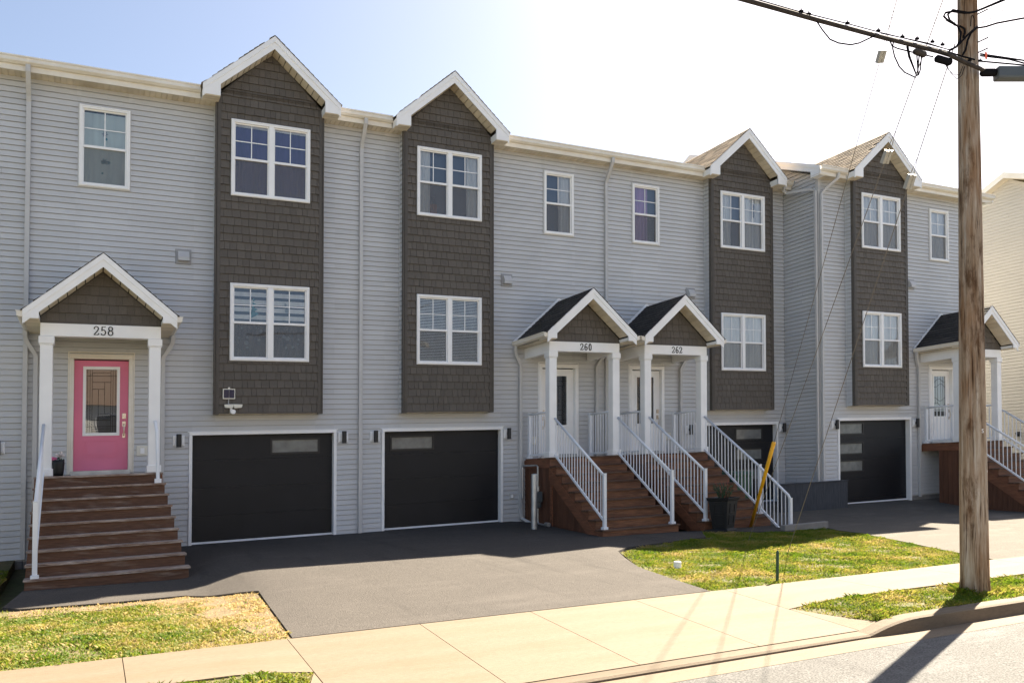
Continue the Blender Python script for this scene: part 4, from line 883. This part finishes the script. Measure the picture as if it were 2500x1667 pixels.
def inside(poly, x, y):
    c = np.zeros(len(x), bool)
    for i in range(len(poly)):
        (a, b), (p, q) = poly[i], poly[i-1]
        m_ = ((b > y) != (q > y)) & (x < (p-a)*(y-b)/((q-b)+1e-12)+a); c ^= m_
    return c
def grass(poly, dens, name, label, box, thin=None, hscale=1.0, gf=g0, gm=M_GRASS):
    x0, x1, y0, y1 = box; n = int(dens*(x1-x0)*(y1-y0))
    nc = n//9; cx, cyy = rng.uniform(x0, x1, nc), rng.uniform(y0, y1, nc)
    x = np.repeat(cx, 9)+rng.normal(0, .022, nc*9); y = np.repeat(cyy, 9)+rng.normal(0, .022, nc*9); hh = np.repeat(rng.uniform(.6, 1.25, nc), 9)
    k = inside(poly, x, y)
    # bare patches
    pn = np.sin(x*3.1+1.3*np.sin(y*2.3))*np.cos(y*3.7+np.sin(x*1.9))+.5*np.sin(x*7.3+y*5.1); k &= (pn > -0.55) | (rng.random(len(x)) < .30)
    if thin: k &= rng.random(len(x)) < np.clip(thin(x, y), .03, 1)
    x, y, hh = x[k], y[k], hh[k]; n = len(x)
    z = np.array([gf(a, b)+S*a for a, b in zip(x, y)])+.012
    tuft = .75+.55*np.clip(np.sin(x*5.3+2*np.sin(y*3.1))*np.sin(y*6.1+1.7*np.sin(x*2.9)), -.4, 1)
    h = rng.uniform(.015, .042, n)*hh*hscale*tuft; a = rng.uniform(0, 6.283, n); lean = rng.uniform(.3, 1.6, n)*h; wd = rng.uniform(.0035, .0075, n)
    dx, dy = np.cos(a), np.sin(a); ox, oy, oz = (x0+x1)/2, (y0+y1)/2, gw((x0+x1)/2, (y0+y1)/2)
    V = np.empty((n, 4, 3))
    V[:, 0] = np.stack([x-dy*wd, y+dx*wd, z], 1); V[:, 1] = np.stack([x+dy*wd, y-dx*wd, z], 1)
    V[:, 2] = np.stack([x+dx*lean*.45+dy*wd*.8, y+dy*lean*.45-dx*wd*.8, z+h*.75], 1); V[:, 3] = np.stack([x+dx*lean, y+dy*lean, z+h], 1)
    V -= np.array([ox, oy, oz])
    base = (np.arange(n)*4)[:, None]; Fc = np.concatenate([base+np.array([[0, 1, 2]]), base+np.array([[0, 2, 3]])], 1).reshape(-1, 3)
    me = bpy.data.meshes.new(name); me.vertices.add(n*4); me.vertices.foreach_set('co', V.reshape(-1)); me.loops.add(len(Fc)*3); me.loops.foreach_set('vertex_index', Fc.reshape(-1).astype(np.int32))
    me.polygons.add(len(Fc)); me.polygons.foreach_set('loop_start', np.arange(0, len(Fc)*3, 3, dtype=np.int32)); me.update(calc_edges=True); me.validate()
    me.materials.append(gm); o = bpy.data.objects.new(name, me); COL.objects.link(o); o.location = (ox, oy, oz)
    o['kind'] = 'stuff'; o['label'] = label; o['category'] = 'grass'; return o
dist = lambda pts: (lambda x, y: np.min([np.hypot(x-a, y-b) for a, b in pts], axis=0))
strawp = [(-.95, -4.95), (.34, -5.06), (1.19, -4.98), (1.93, -6.2), (1.72, -9.13), (-1.2, -9.13)]
grass(strawp, 5200, 'dry_grass', 'dry straw coloured grass along the driveway edge of the left lawn', (-1.2, 1.95, -9.13, -4.9), lambda x, y: np.clip(1-(1.25+(-5.6-y)*.2-x)*1.1, .12, 1)*np.clip(1.25-np.clip(x-1.55, 0, 1)*2.2, 0, 1), 1.0, gm=M_DRY)
sparse_l = lambda x, y: np.clip((1.35+(-5.6-y)*.18-x)*1.1, .04, 1)*np.clip((-5.2-y)*1.6, .05, 1)
grass(LAWNS[0][1], 6200, 'grass', 'short clumpy grass on the lawn in front of the pink door stairs', (-1.6, 1.95, -9.12, -4.9), sparse_l)
grass(LAWNS[0][1], 1800, 'grass', 'shaded grass beside the left end of the worn stairs', (-2.2, -.9, -5.0, -1.2), None, 1.3)
grass(LAWNS[1][1], 6200, 'grass', 'sunlit green grass on the lawn between the two driveways', (6.8, 14.2, -9.12, -3.5), lambda x, y: np.clip(dist(LAWNS[1][1][:7])(x, y)*2.2, .1, 1))
grass(LAWNS[2][1], 6200, 'grass', 'grass on the narrow verge around the foot of the utility pole', (7.1, 13.5, -11.18, -10.2), gf=gverge)
grass(LAWNS[2][1], 5200, 'grass', 'taller grass tufts hugging the foot of the utility pole', (9.36, 9.95, -11.03, -10.45), lambda x, y: np.clip(1.6-np.abs(np.hypot(x-9.65, y+10.73)-.2)*14, 0, 1), 2.0, gf=gverge)
grass(LAWNS[3][1], 6200, 'grass', 'small patch of verge grass at the bottom left by the sidewalk', (-.6, 1.7, -11.0, -10.2), None, 1.1, gf=gverge)

# ------------------------------------------------------------------ loose things
def gpt(x, y, dz=0): return (x, y, g0(x, y)+dz)
def potted(label, org, prof, seg, m, name='flower_pot'):
    T = thing(name, label, 'planter', org); mb = MB()
    mb.loft([[(org[0]+r*math.cos(6.283*(i+.5)/seg), org[1]+r*math.sin(6.283*(i+.5)/seg), org[2]+z) for i in range(seg)] for z, r in prof]); mb.build('pot', m, T, org, smooth=seg > 6)
    return T
o_ = (-.52, -.62, 1.47); T = potted('small black pot of pink and white flowers beside the pink door', o_, [(0, .075), (.06, .088), (.22, .10), (.29, .098), (.29, .09), (.26, .088)], 20, M_BLACKP)
for mm, nm, c, k in ((M_PETALP, 'pink_flower', (-.08, -.04, .30), 26), (M_PETALW, 'white_flower', (.03, 0, .36), 44), (M_LEAF, 'leaf', (0, 0, .28), 14)):
    mb = MB()
    for i in range(k):
        a, b = random.uniform(0, 6.28), random.uniform(-.4, 1.4); r = random.uniform(.02, .05 if 'pink' in nm else .085)
        p = Vector((o_[0]+c[0]+r*math.cos(a)*math.cos(b), o_[1]+c[1]+r*math.sin(a)*math.cos(b), o_[2]+c[2]+r*math.sin(b)*.8))
        n_ = Vector((random.gauss(0, 1), random.gauss(0, 1)-.6, random.gauss(0, 1)+.5)).normalized(); u = n_.orthogonal().normalized(); v = n_.cross(u); s_ = random.uniform(.015, .028)
        mb.add([p+(u*math.cos(t)+v*math.sin(t))*s_*(1 if j % 2 else .7) for j, t in enumerate([6.283*q/8 for q in range(8)])], [tuple(range(8))])
    mb.build(nm, mm, T, o_, bevel=-1)
px, py = 11.93, -3.62; o_ = gpt(px, py, .0); T = thing('planter', 'tall square black planter with evergreen sprigs in front of the stairs', 'planter', o_)
mb = MB()
def sq(h, z, rot=.35): return [(px+h*1.414*math.cos(rot+math.pi/4+i*math.pi/2), py+h*1.414*math.sin(rot+math.pi/4+i*math.pi/2), o_[2]+z) for i in range(4)]
mb.loft([sq(.215, .0), sq(.215, .05), sq(.16, .08), sq(.165, .10), sq(.225, .66), sq(.245, .665), sq(.262, .73), sq(.25, .73), sq(.23, .69)]); mb.build('pot', M_BLACKP, T, o_, bevel=.004)
mb = MB()
for i in range(4):                              # raised panels of the pot
    a = .35+i*math.pi/2; dv = Vector((math.cos(a), math.sin(a), 0)); tv = Vector((-math.sin(a), math.cos(a), 0))
    for z0, z1 in ((.16, .36), (.40, .60)):
        for (s0, s1, q0, q1) in ((-.11, .11, z0, z0+.02), (-.11, .11, z1-.02, z1), (-.11, -.09, z0, z1), (.09, .11, z0, z1)):
            P = []
            for off in (0, .012):
                for s_, z in ((s0, q0), (s1, q0), (s1, q1), (s0, q1)): P.append(Vector((px, py, o_[2]+z))+dv*(.165+(z-.10)*.107+off)+tv*s_)
            mb.add(P, [(3, 2, 1, 0), (4, 5, 6, 7), (0, 1, 5, 4), (1, 2, 6, 5), (2, 3, 7, 6), (3, 0, 4, 7)])
mb.build('pot_panel', M_BLACKP, T, o_)
for nm, mm, k in (('evergreen_sprig', M_LEAF, 34), ('red_twig', M_REDST, 12)):
    mb = MB()
    for i in range(k):
        a = random.uniform(0, 6.28); l = random.uniform(.18, .36)*(1.15 if 'red' in nm else 1); tip = Vector((math.cos(a)*random.uniform(.05, .24), math.sin(a)*random.uniform(.05, .24), l))
        b = Vector((px+random.uniform(-.1, .1), py+random.uniform(-.1, .1), o_[2]+.68)); mb.tube([b, b+tip*.5+Vector((0, 0, .04)), b+tip], .004, 4)
        if 'red' not in nm:
            for j in range(16):
                q = b+tip*random.uniform(.3, 1); d = Vector((random.gauss(0, 1), random.gauss(0, 1), random.gauss(.3, .6))).normalized()*random.uniform(.03, .07); s_ = d.orthogonal().normalized()*.007
                mb.add([q-s_, q+s_, q+d], [(0, 1, 2)])
    mb.build(nm, mm, T, o_, bevel=-1)
# gas meter, bollard
o_ = (8.98, -.75, 0); T = thing('gas_meter', 'gas meter with grey pipes mounted by the side of the stairs numbered 260', 'gas meter', o_)
mb = MB(); mb.tube([(8.97, -.12, .55), (8.97, -.12, 1.28), (8.97, -.16, 1.31), (8.97, -.80, 1.31), (8.97, -.86, 1.28), (8.97, -.86, .72)], .02, 8)
mb.tube([(8.97, -.86, .34), (8.97, -.86, .06), (8.97, -.9, .0), (8.93, -1.35, -.02)], .02, 8); mb.tube([(8.95, -1.25, .0), (8.95, -1.40, .0)], .05, 10); mb.tube([(8.97, -.86, .74), (8.97, -.86, .84)], .04, 8); mb.build('pipe', M_GALV, T, o_, bevel=-1)
mb = MB(); mb.box(8.86, 9.02, -1.0, -.74, .48, .72); mb.tube([(8.94, -.87, .36), (8.94, -.87, .49)], .10, 14); mb.build('meter_body', M_GREYBOX, T, o_, bevel=.015)
mb = MB(); mb.box(8.845, 8.858, -.98, -.82, .57, .68); mb.build('meter_dial', M_PLATE, T, o_)
o_ = (8.5, -1.55, g0(8.5, -1.55)); mb = MB(); mb.tube([(8.5, -1.55, o_[2]), (8.5, -1.55, 1.12), (8.5, -1.55, 1.135)], .066, 20, rs=[.066, .066, .05]); 
tag(mb.build('bollard', M_GALV, None, o_, bevel=-1, smooth=False), 'galvanised steel bollard standing in front of the gas meter', 'bollard')
# electrical plates on walls (fixed boxes)
def plate(label, x, y, z, w_, h, m=M_PLATE, name='outlet_box'):
    F = front(y); o_ = (x, y, z); T = thing(name, label, 'wall box', o_); mb = MB(); mb.fbox(F, x-w_/2, x+w_/2, z-h/2, z+h/2, .0, .03); mb.build('plate', m, T, o_, bevel=.004)
    mb = MB(); mb.fbox(F, x-w_*.18, x+w_*.18, z-h*.3, z+h*.25, .03, .045); mb.build('cover', M_WHITE, T, o_); return T
plate('ivory wall box with an outlet right of the pink door', .86, 0, 1.905, .20, .19)
plate('ivory wall box left of the white door numbered 260, behind the landing rail', 9.33, 0, 1.9, .14, .19)
plate('ivory wall box right of the white door numbered 262', 13.28, 0, 1.92, .16, .19)
plate('small grey outlet box low on the wall left of the gas meter', 8.74, 0, .62, .12, .13, M_SPOUT)
# solar floodlight
o_ = (2.4, -.31, 2.8); F = front(-.325); T = thing('solar_floodlight', 'small solar panel and twin-head security light on the dark bay', 'security light', o_)
mb = MB(); mb.fbox(F, 2.262, 2.492, 2.855, 3.055, .02, .04); mb.fbox(F, 2.36, 2.395, 3.055, 3.085, .025, .038); mb.build('panel_frame', M_PLATE, T, o_); mb = MB()
for i in range(2):
    mb.fbox(F, 2.28+i*.1, 2.376+i*.1, 2.873, 3.038, .04, .044)
mb.build('solar_cell', M_SOLAR, T, o_)
mb = MB()
for s_ in (-1, 1):
    c = 2.455+s_*.085; P = [(-.085, .03), (-.075, -.035), (.06, -.045), (.08, -.02), (.085, .035)]
    mb.fprism(F, [(c-s_*u if s_ > 0 else c+u*1, 2.715+v) for u, v in P], .05, .10)
mb.build('lamp_head', M_PLATE, T, o_, bevel=.006)
mb = MB(); mb.fbox(F, 2.40, 2.44, 2.58, 2.70, .0, .06); mb.tube([F(2.45, 2.60, .05), F(2.45, 2.60, .12)], .045, 12); mb.tube([F(2.375, 2.855, .03), F(2.372, 2.78, .02), F(2.40, 2.70, .03)], .004, 5); mb.build('sensor', M_WHITE, T, o_, bevel=-1)
# white cap pipe on lawn, green cart, retaining wall, low kerb wall
o_ = gpt(8.12, -9.0); mb = MB(); mb.tube([(o_[0], o_[1], o_[2]-.05), (o_[0]+.01, o_[1], o_[2]+.42), (o_[0]+.01, o_[1], o_[2]+.44)], .02, 10, rs=[.02, .02, .009]); tag(mb.build('shadow_post', M_GREENBIN, None, o_, bevel=-1), 'thin dark green post standing in for a guy guard shadow at the sidewalk edge of the lawn between driveways', 'shadow_post')  # post added where only a guy guard's shadow lies on the lawn
o_ = gpt(7.73, -7.4); mb = MB(); mb.tube([o_, (o_[0], o_[1], o_[2]+.12), (o_[0], o_[1], o_[2]+.132)], .056, 18, rs=[.056, .056, .047]); tag(mb.build('standpipe_cap', M_WHITE, None, o_, bevel=-1), 'white plastic pipe cap sticking out of the lawn near the driveway', 'pipe')
o_ = gpt(14.75, -.85, .03); T = thing('waste_cart', 'dark green wheeled waste cart behind the stair railing in front of the garage', 'waste cart', o_); x, y, z = o_
mb = MB(); mb.loft([[(x+a*.24, y+b*.26, z+.12) for a, b in ((-1, -1), (1, -1), (1, 1), (-1, 1))], [(x+a*.30, y+b*.34, z+.86) for a, b in ((-1, -1), (1, -1), (1, 1), (-1, 1))], [(x+a*.32, y+b*.36, z+.87) for a, b in ((-1, -1), (1, -1), (1, 1), (-1, 1))], [(x+a*.32, y+b*.36, z+.92) for a, b in ((-1, -1), (1, -1), (1, 1), (-1, 1))]]); mb.build('bin_body', M_GREENBIN, T, o_, bevel=.01)
mb = MB(); mb.loft([[(x+a*.33, y+b*.37, z+.925) for a, b in ((-1, -1), (1, -1), (1, 1), (-1, 1))], [(x+a*.31, y+b*.35, z+.97) for a, b in ((-1, -1), (1, -1), (1, 1), (-1, 1))], [(x+a*.2, y+b*.25, z+.995) for a, b in ((-1, -1), (1, -1), (1, 1), (-1, 1))]]); mb.build('lid', M_GREENBIN, T, o_, bevel=.006)
for s_ in (-1, 1):
    mb = MB(); mb.tube([(x+s_*.27, y+.3, z+.12), (x+s_*.33, y+.3, z+.12)], .12, 16); mb.build('wheel', M_BLACKP, T, o_)
mb = MB(); mb.box(15.55, 17.93, -1.66, -1.5, -.6, .55); mb.box(15.53, 17.95, -1.68, -1.48, .55, .58); tag(mb.build('retaining_wall', M_RETW, None, (16.8, -1.58, 0), bevel=.006), 'low charcoal retaining wall in front of the set-back corner', 'wall')
mb = MB(); zc = g0(14, -4.2); mb.loft([[(x_, y_, z_) for y_, z_ in ((-4.22, zc-.3), (-4.36, zc-.3), (-4.36, zc+.155), (-4.22, zc+.155))] for x_ in (12.95, 14.22)])
tag(mb.build('kerb_wall', M_CONCW, None, (13.6, -4.3, zc), bevel=.01), 'low grey concrete edging wall between the lawn and the far driveway', 'wall')

# ------------------------------------------------------------------ utility pole, cables, guys (true heights, not along the slope)
PX, PY_ = 9.65, -10.73; PZ = gw(PX, PY_)
T = thing('utility_pole', 'tall weathered wooden utility pole on the verge at the right', 'utility pole', (PX, PY_, PZ), shear=False); oP = (PX, PY_, PZ)
mb = MB(); hts = [-.1, 0]+[.2*i for i in range(1, 41)]+[8.5, 9.5, 11]; rings = []; grv = [(random.uniform(0, 6.283), random.uniform(-1, 9), random.uniform(1, 4.5), random.uniform(.004, .011)) for _ in range(60)]
for h in hts:
    r = .163-.0072*h+(.012 if h < .2 else 0); rg = []
    for j in range(110):
        t = 6.28319*j/110; rr = r+.003*math.sin(3*t+h*.7)+.0015*math.sin(7*t-h)
        for (ga, gz, gl, gd) in grv:
            dd = abs((t-ga-.03*math.sin(h*1.3+ga)+math.pi) % (2*math.pi)-math.pi)
            if dd < .06 and gz < h < gz+gl: rr -= gd*(1-dd/.06)
        rg.append((PX+rr*math.cos(t), PY_+rr*math.sin(t), PZ+h))
    rings.append(rg)
mb.loft(rings); mb.build('pole', M_POLE, T, oP, shear=False, smooth=True, bevel=-1)
def glyph(txt, h, ang, zc, r):
    cu = bpy.data.curves.new('txt', 'FONT'); cu.body = txt; cu.size = h*1.4; cu.extrude = .001; cu.align_x = 'CENTER'
    ob = bpy.data.objects.new('txt', cu); COL.objects.link(ob); dg = bpy.context.evaluated_depsgraph_get(); me = bpy.data.meshes.new_from_object(ob.evaluated_get(dg)); bpy.data.objects.remove(ob)
    for v in me.vertices:
        a = ang+v.co.x/r; rr = r+.002+v.co.z; v.co = (rr*math.cos(a), rr*math.sin(a), zc-PZ+v.co.y)
    me.materials.clear(); me.materials.append(M_WHITE); me.name = 'pole_tag'; o = bpy.data.objects.new('pole_tag', me); COL.objects.link(o); o.parent = T
WR = {
'r0': [[9.629, -10.9, 6.485], [9.681, -10.926, 6.48], [10.107, -11.143, 6.437], [10.49, -11.338, 6.403]],
'bundle': [[4.399, -10.93, 6.129], [5.114, -10.93, 6.172], [5.828, -10.93, 6.213], [6.832, -10.93, 6.265], [7.892, -10.93, 6.329], [8.81, -10.93, 6.395], [9.011, -10.93, 6.402], [9.3, -10.93, 6.38], [9.566, -10.93, 6.37], [9.656, -10.93, 6.362]],
'strand': [[4.407, -10.92, 6.154], [5.837, -10.92, 6.231], [6.843, -10.92, 6.29], [7.905, -10.92, 6.358], [8.744, -10.92, 6.423], [9.026, -10.92, 6.442], [9.213, -10.92, 6.448], [9.493, -10.92, 6.463]],
'mess': [[4.837, -10.91, 6.183], [6.026, -10.91, 6.277], [6.587, -10.91, 6.303], [7.315, -10.91, 6.358], [7.858, -10.91, 6.392], [8.516, -10.91, 6.445], [9.038, -10.91, 6.481]],
'mess2': [[7.858, -10.91, 6.385], [8.14, -10.91, 6.414], [8.644, -10.91, 6.466], [9.038, -10.91, 6.478]],
'loop1': [[6.81, -10.95, 6.236], [6.898, -10.95, 6.16], [7.006, -10.95, 6.088], [7.135, -10.95, 6.079], [7.322, -10.95, 6.105], [7.455, -10.95, 6.157], [7.708, -10.95, 6.301]],
'loop2': [[7.949, -10.95, 6.304], [7.987, -10.95, 6.251], [8.078, -10.95, 6.246], [8.262, -10.95, 6.258], [8.423, -10.95, 6.269], [8.683, -10.95, 6.294]],
'loop3': [[8.007, -10.95, 6.3], [7.993, -10.95, 6.234], [8.024, -10.95, 6.143], [8.1, -10.95, 6.045], [8.192, -10.95, 5.998], [8.377, -10.95, 5.981]],
'd1': [[8.23, -10.95, 6.309], [8.261, -10.95, 6.199], [8.391, -10.95, 6.012]],
'd2': [[8.239, -10.96, 6.307], [8.268, -10.96, 6.196], [8.384, -10.96, 5.992]],
'd3': [[8.402, -10.95, 6.242], [8.413, -10.95, 6.117], [8.419, -10.95, 6.027]],
'd4': [[8.429, -10.96, 6.243], [8.407, -10.96, 6.102], [8.402, -10.96, 6.005]],
'd5': [[8.484, -10.95, 6.261], [8.46, -10.95, 6.091], [8.425, -10.95, 6.019]],
'e1': [[8.878, -10.95, 6.27], [8.961, -10.95, 6.205], [9.046, -10.95, 6.169], [9.161, -10.95, 6.185], [9.222, -10.95, 6.303]],
'e2': [[8.885, -10.96, 6.263], [9.003, -10.96, 6.154], [9.102, -10.96, 6.12], [9.19, -10.96, 6.187], [9.243, -10.96, 6.303]],
'u1': [[9.162, -10.93, 6.789], [8.99, -10.93, 6.806], [8.913, -10.93, 6.843], [8.949, -10.93, 6.894], [9.079, -10.93, 6.942], [9.312, -10.93, 6.984], [9.491, -10.93, 7.045], [9.689, -10.93, 7.15], [10.048, -10.93, 7.344], [10.736, -10.93, 7.722]],
'u2': [[9.133, -10.94, 6.781], [9.005, -10.94, 6.814], [8.975, -10.94, 6.872], [9.065, -10.94, 6.952], [9.195, -10.94, 6.968], [9.371, -10.94, 6.995], [9.506, -10.94, 7.049], [9.75, -10.94, 7.176], [10.08, -10.94, 7.347], [10.769, -10.94, 7.716]],
'u3': [[9.609, -10.889, 6.898], [9.694, -10.933, 6.912], [9.815, -10.994, 6.956], [9.986, -11.081, 6.993], [10.114, -11.147, 7.019], [10.414, -11.3, 7.082]],
'u4': [[9.644, -10.907, 6.956], [9.747, -10.96, 7.029], [9.903, -11.039, 7.15], [9.998, -11.087, 7.248], [10.162, -11.171, 7.413]],
'u5': [[9.652, -10.911, 6.946], [9.781, -10.977, 7.034], [9.919, -11.048, 7.141], [10.032, -11.105, 7.248], [10.205, -11.193, 7.403]],
'v1': [[9.155, -10.94, 6.777], [9.212, -10.94, 6.715], [9.195, -10.94, 6.617], [9.121, -10.94, 6.518], [8.998, -10.94, 6.455]],
'v2': [[9.524, -10.94, 6.861], [9.396, -10.94, 6.752], [9.334, -10.94, 6.651], [9.295, -10.94, 6.527], [9.243, -10.94, 6.457]],
'v3': [[9.502, -10.95, 6.86], [9.306, -10.95, 6.696], [9.172, -10.95, 6.568], [9.055, -10.95, 6.479], [8.983, -10.95, 6.438]],
'v4': [[9.191, -10.94, 6.791], [9.278, -10.94, 6.78], [9.285, -10.94, 6.734], [9.254, -10.94, 6.669]],
'r1': [[9.631, -10.9, 6.577], [9.937, -11.057, 6.524], [10.107, -11.143, 6.495], [10.491, -11.339, 6.432]],
'r2': [[9.63, -10.9, 6.553], [9.852, -11.013, 6.524], [9.946, -11.061, 6.509], [10.107, -11.143, 6.461], [10.49, -11.338, 6.374]],
't1': [[6.377, -10.6, 6.694], [7.679, -10.6, 6.847], [9.632, -10.6, 7.111]],
't2': [[7.737, -10.6, 6.749], [9.631, -10.6, 7.072]],
}

def wire(par, name, keys, r, org, m=M_WIRE, seg=6):
    mb = MB()
    for k in keys: mb.tube(WR[k], r, seg)
    o = mb.build(name, m, par, org, shear=False, bevel=-1, smooth=True); return o
for txt, h, zc, an in (('S', .05, 1.96, -103), ('F 240', .045, 1.47, -99)): glyph(txt, h, math.radians(an), PZ+zc, .15)
[wire(T, 'riser_cable', [k], .012, oP) for k in ('v1', 'v2', 'v3', 'v4')]
mb = MB(); mb.tube([(9.50, -10.87, 6.90), (9.50, -10.88, 7.02), (9.53, -10.88, 7.04), (9.555, -10.88, 7.0), (9.555, -10.88, 6.88)], .006, 6); mb.build('hook', M_WIRE, T, oP, shear=False, bevel=-1)
for z in (7.1, 6.75, 6.62): mb = MB(); mb.tube([(9.66, -10.80, z), (9.72, -10.95, z+.03)], .008, 6); mb.build('bolt', M_WIRE, T, oP, shear=False, bevel=-1)

CB = (8, -10.93, 6.3)
T2 = thing('cable_bundle', 'thick bundle of black telephone cables running along the street to the utility pole', 'cables', CB, shear=False)
wire(T2, 'bundled_cable', ['bundle'], .024, CB, M_BUND, seg=8); [wire(T2, 'support_strand', [k], .010, CB) for k in ('strand', 'r0', 'r1', 'r2')]; [wire(T2, 'messenger_wire', [k], .006, CB) for k in ('mess', 'mess2')]
[wire(T2, 'drop_loop', [k], .008, CB) for k in ('loop1', 'loop2', 'loop3', 'd1', 'd2', 'd3', 'd4', 'd5')]; [wire(T2, 'thin_loop', [k], .004, CB) for k in ('e1', 'e2')]
for x0_, z_ in ((6.62, 6.33), (6.73, 6.33), (7.31, 6.38), (7.80, 6.42), (8.2, 6.45), (8.45, 6.49), (8.72, 6.52), (8.9, 6.53), (9.4, 6.46), (9.6, 6.5)):
    mb = MB(); mb.tube([(x0_-.02, -10.92, z_-.03), (x0_+.02, -10.92, z_-.02)], .016, 8); mb.tube([(x0_, -10.92, z_-.03), (x0_, -10.92, z_+.005)], .007, 6); mb.build('cable_clamp', M_WIRE, T2, CB, shear=False, bevel=-1)
mb = MB(); mb.tube([(8.73, -10.95, 6.285), (8.76, -10.95, 6.29), (8.98, -10.95, 6.30), (9.01, -10.95, 6.30)], .04, 12, rs=[.02, .042, .042, .02]); mb.build('drop_terminal', M_WIRE, T2, CB, shear=False, bevel=-1, smooth=True)
mb = MB(); mb.tube([(8.35, -10.95, 6.285), (8.38, -10.95, 6.285), (8.53, -10.95, 6.285), (8.56, -10.95, 6.285)], .03, 10, rs=[.015, .036, .036, .015]); mb.build('cable_tap', M_BUND, T2, CB, shear=False, bevel=-1, smooth=True)
sp0, sp1, sn = Vector((9.80, -10.985, 0)), Vector((10.9, -11.545, 0)), Vector((.454, .891, 0))*.07
mb = MB(); mb.loft([[tuple(p+sn*a+Vector((0, 0, z))) for a, z in ((-1, 6.27), (-.8, 6.253), (.8, 6.253), (1, 6.27), (1, 6.39), (.8, 6.403), (-.8, 6.403), (-1, 6.39))] for p in (sp0, sp1)])
mb2 = MB(); mb2.tube([(9.64, -10.905, 6.345), (9.655, -10.912, 6.345), (9.78, -10.975, 6.346), (9.80, -10.985, 6.346)], .05, 14, rs=[.036, .047, .047, .04])
bx = mb.build('splice_case', M_GREYBOX, None, (10.5, -10.94, 6.43), shear=False, bevel=.01); tag(bx, 'long grey splice case hanging from the cables right of the utility pole', 'splice case')
e_ = mb2.build('end_cap', M_WIRE, bx, (10.5, -10.94, 6.43), shear=False, bevel=-1, smooth=True)
tg = MB(); tg.box(9.655, 9.69, -10.95, -10.945, 6.50, 6.585); tag(tg.build('cable_tag', M_ORANGE, None, (9.67, -10.95, 6.54), shear=False), 'bright orange tag on the cables right beside the pole', 'tag')
for lab, keys, r in (('black service cable looping left off the pole, then rising to the upper right', ['u1', 'u2'], .012), ('black service cable leaving the pole towards the right edge', ['u3'], .011), ('thin wire rising steeply from the pole to the upper right', ['u4', 'u5'], .004), ('faint thin wire reaching the pole from the upper left above the cables', ['t1', 't2'], .003)):
    for k in keys:
        mb = MB(); mb.tube(WR[k], r, 6); tag(mb.build('overhead_wire', M_WIRE, None, WR[k][0], shear=False, bevel=-1, smooth=True), lab, 'wire', 'overhead wires at the pole')
I1, I2, I3 = (.755, .769), (.745, .764), (.770, .794)
for lab, A, P_, i0, i1, gd in (('guy wire ending in the yellow guard by the stairs', (12.91, -3.37, .333), (9.6, -10.6, 9.95), I1[0], I1[1], True), ('guy wire with its pale insulator in front of the end house gable', (11.1, -5.25, .216), (9.6, -10.6, 7.8), I2[0], I2[1], False), ('guy wire nearest the pole, its pale insulator beside the end house eave', (10.43, -6.9, .14), (9.6, -10.6, 6.85), I3[0], I3[1], False)):
    A, P_ = Vector(A), Vector(P_); d = P_-A; q = lambda t: tuple(A+d*t); mid = (i0+i1)/2
    t_ = thing('guy_wire', lab, 'guy wire', tuple(A), 'guy wires from the pole', shear=False)
    mb = MB(); mb.tube([q(0), q(i0)], .0055, 6); mb.tube([q(i1+.03), q(1)], .0065, 6)
    u = Vector((1, 0, 0)); u = (u-d.normalized()*u.dot(d.normalized())).normalized()
    for s_ in (-1, 1): mb.tube([tuple(A+d*(i1+.03)), tuple(A+d*(i1-.01)+u*.045*s_)], .0045, 5)
    mb.build('strand', M_STEELW, t_, tuple(A), shear=False, bevel=-1)
    v = d.normalized().cross(u).normalized(); mb = MB(); L_ = d.length; c0, c1 = A+d*i0, A+d*i1
    for s_ in (-1, 1):
        o1 = u*.036*s_; P8 = []
        for c in (c0, c1):
            for a, b in ((-.022, -.028), (.022, -.028), (.022, .028), (-.022, .028)): P8.append(tuple(c+o1+u*a+v*b))
        mb.loft([P8[:4], P8[4:]])
    for c, c2 in ((c0, c0.lerp(c1, .22)), (c0.lerp(c1, .62), c1)):
        P8 = []
        for cc in (c, c2):
            for a, b in ((-.016, -.022), (.016, -.022), (.016, .022), (-.016, .022)): P8.append(tuple(cc+u*a+v*b))
        mb.loft([P8[:4], P8[4:]])
    mb.build('strain_insulator', M_INSUL, t_, tuple(A), shear=False, bevel=-1)
    if gd:
        mb = MB(); g0_, g1_ = A, A+d.normalized()*2.35
        mb.tube([tuple(g0_), tuple(g0_.lerp(g1_, .5)), tuple(g1_)], .034, 14, rs=[.035, .035, .041]); mb.build('yellow_guard', M_YELLOW, t_, tuple(A), shear=False, bevel=-1, smooth=True)
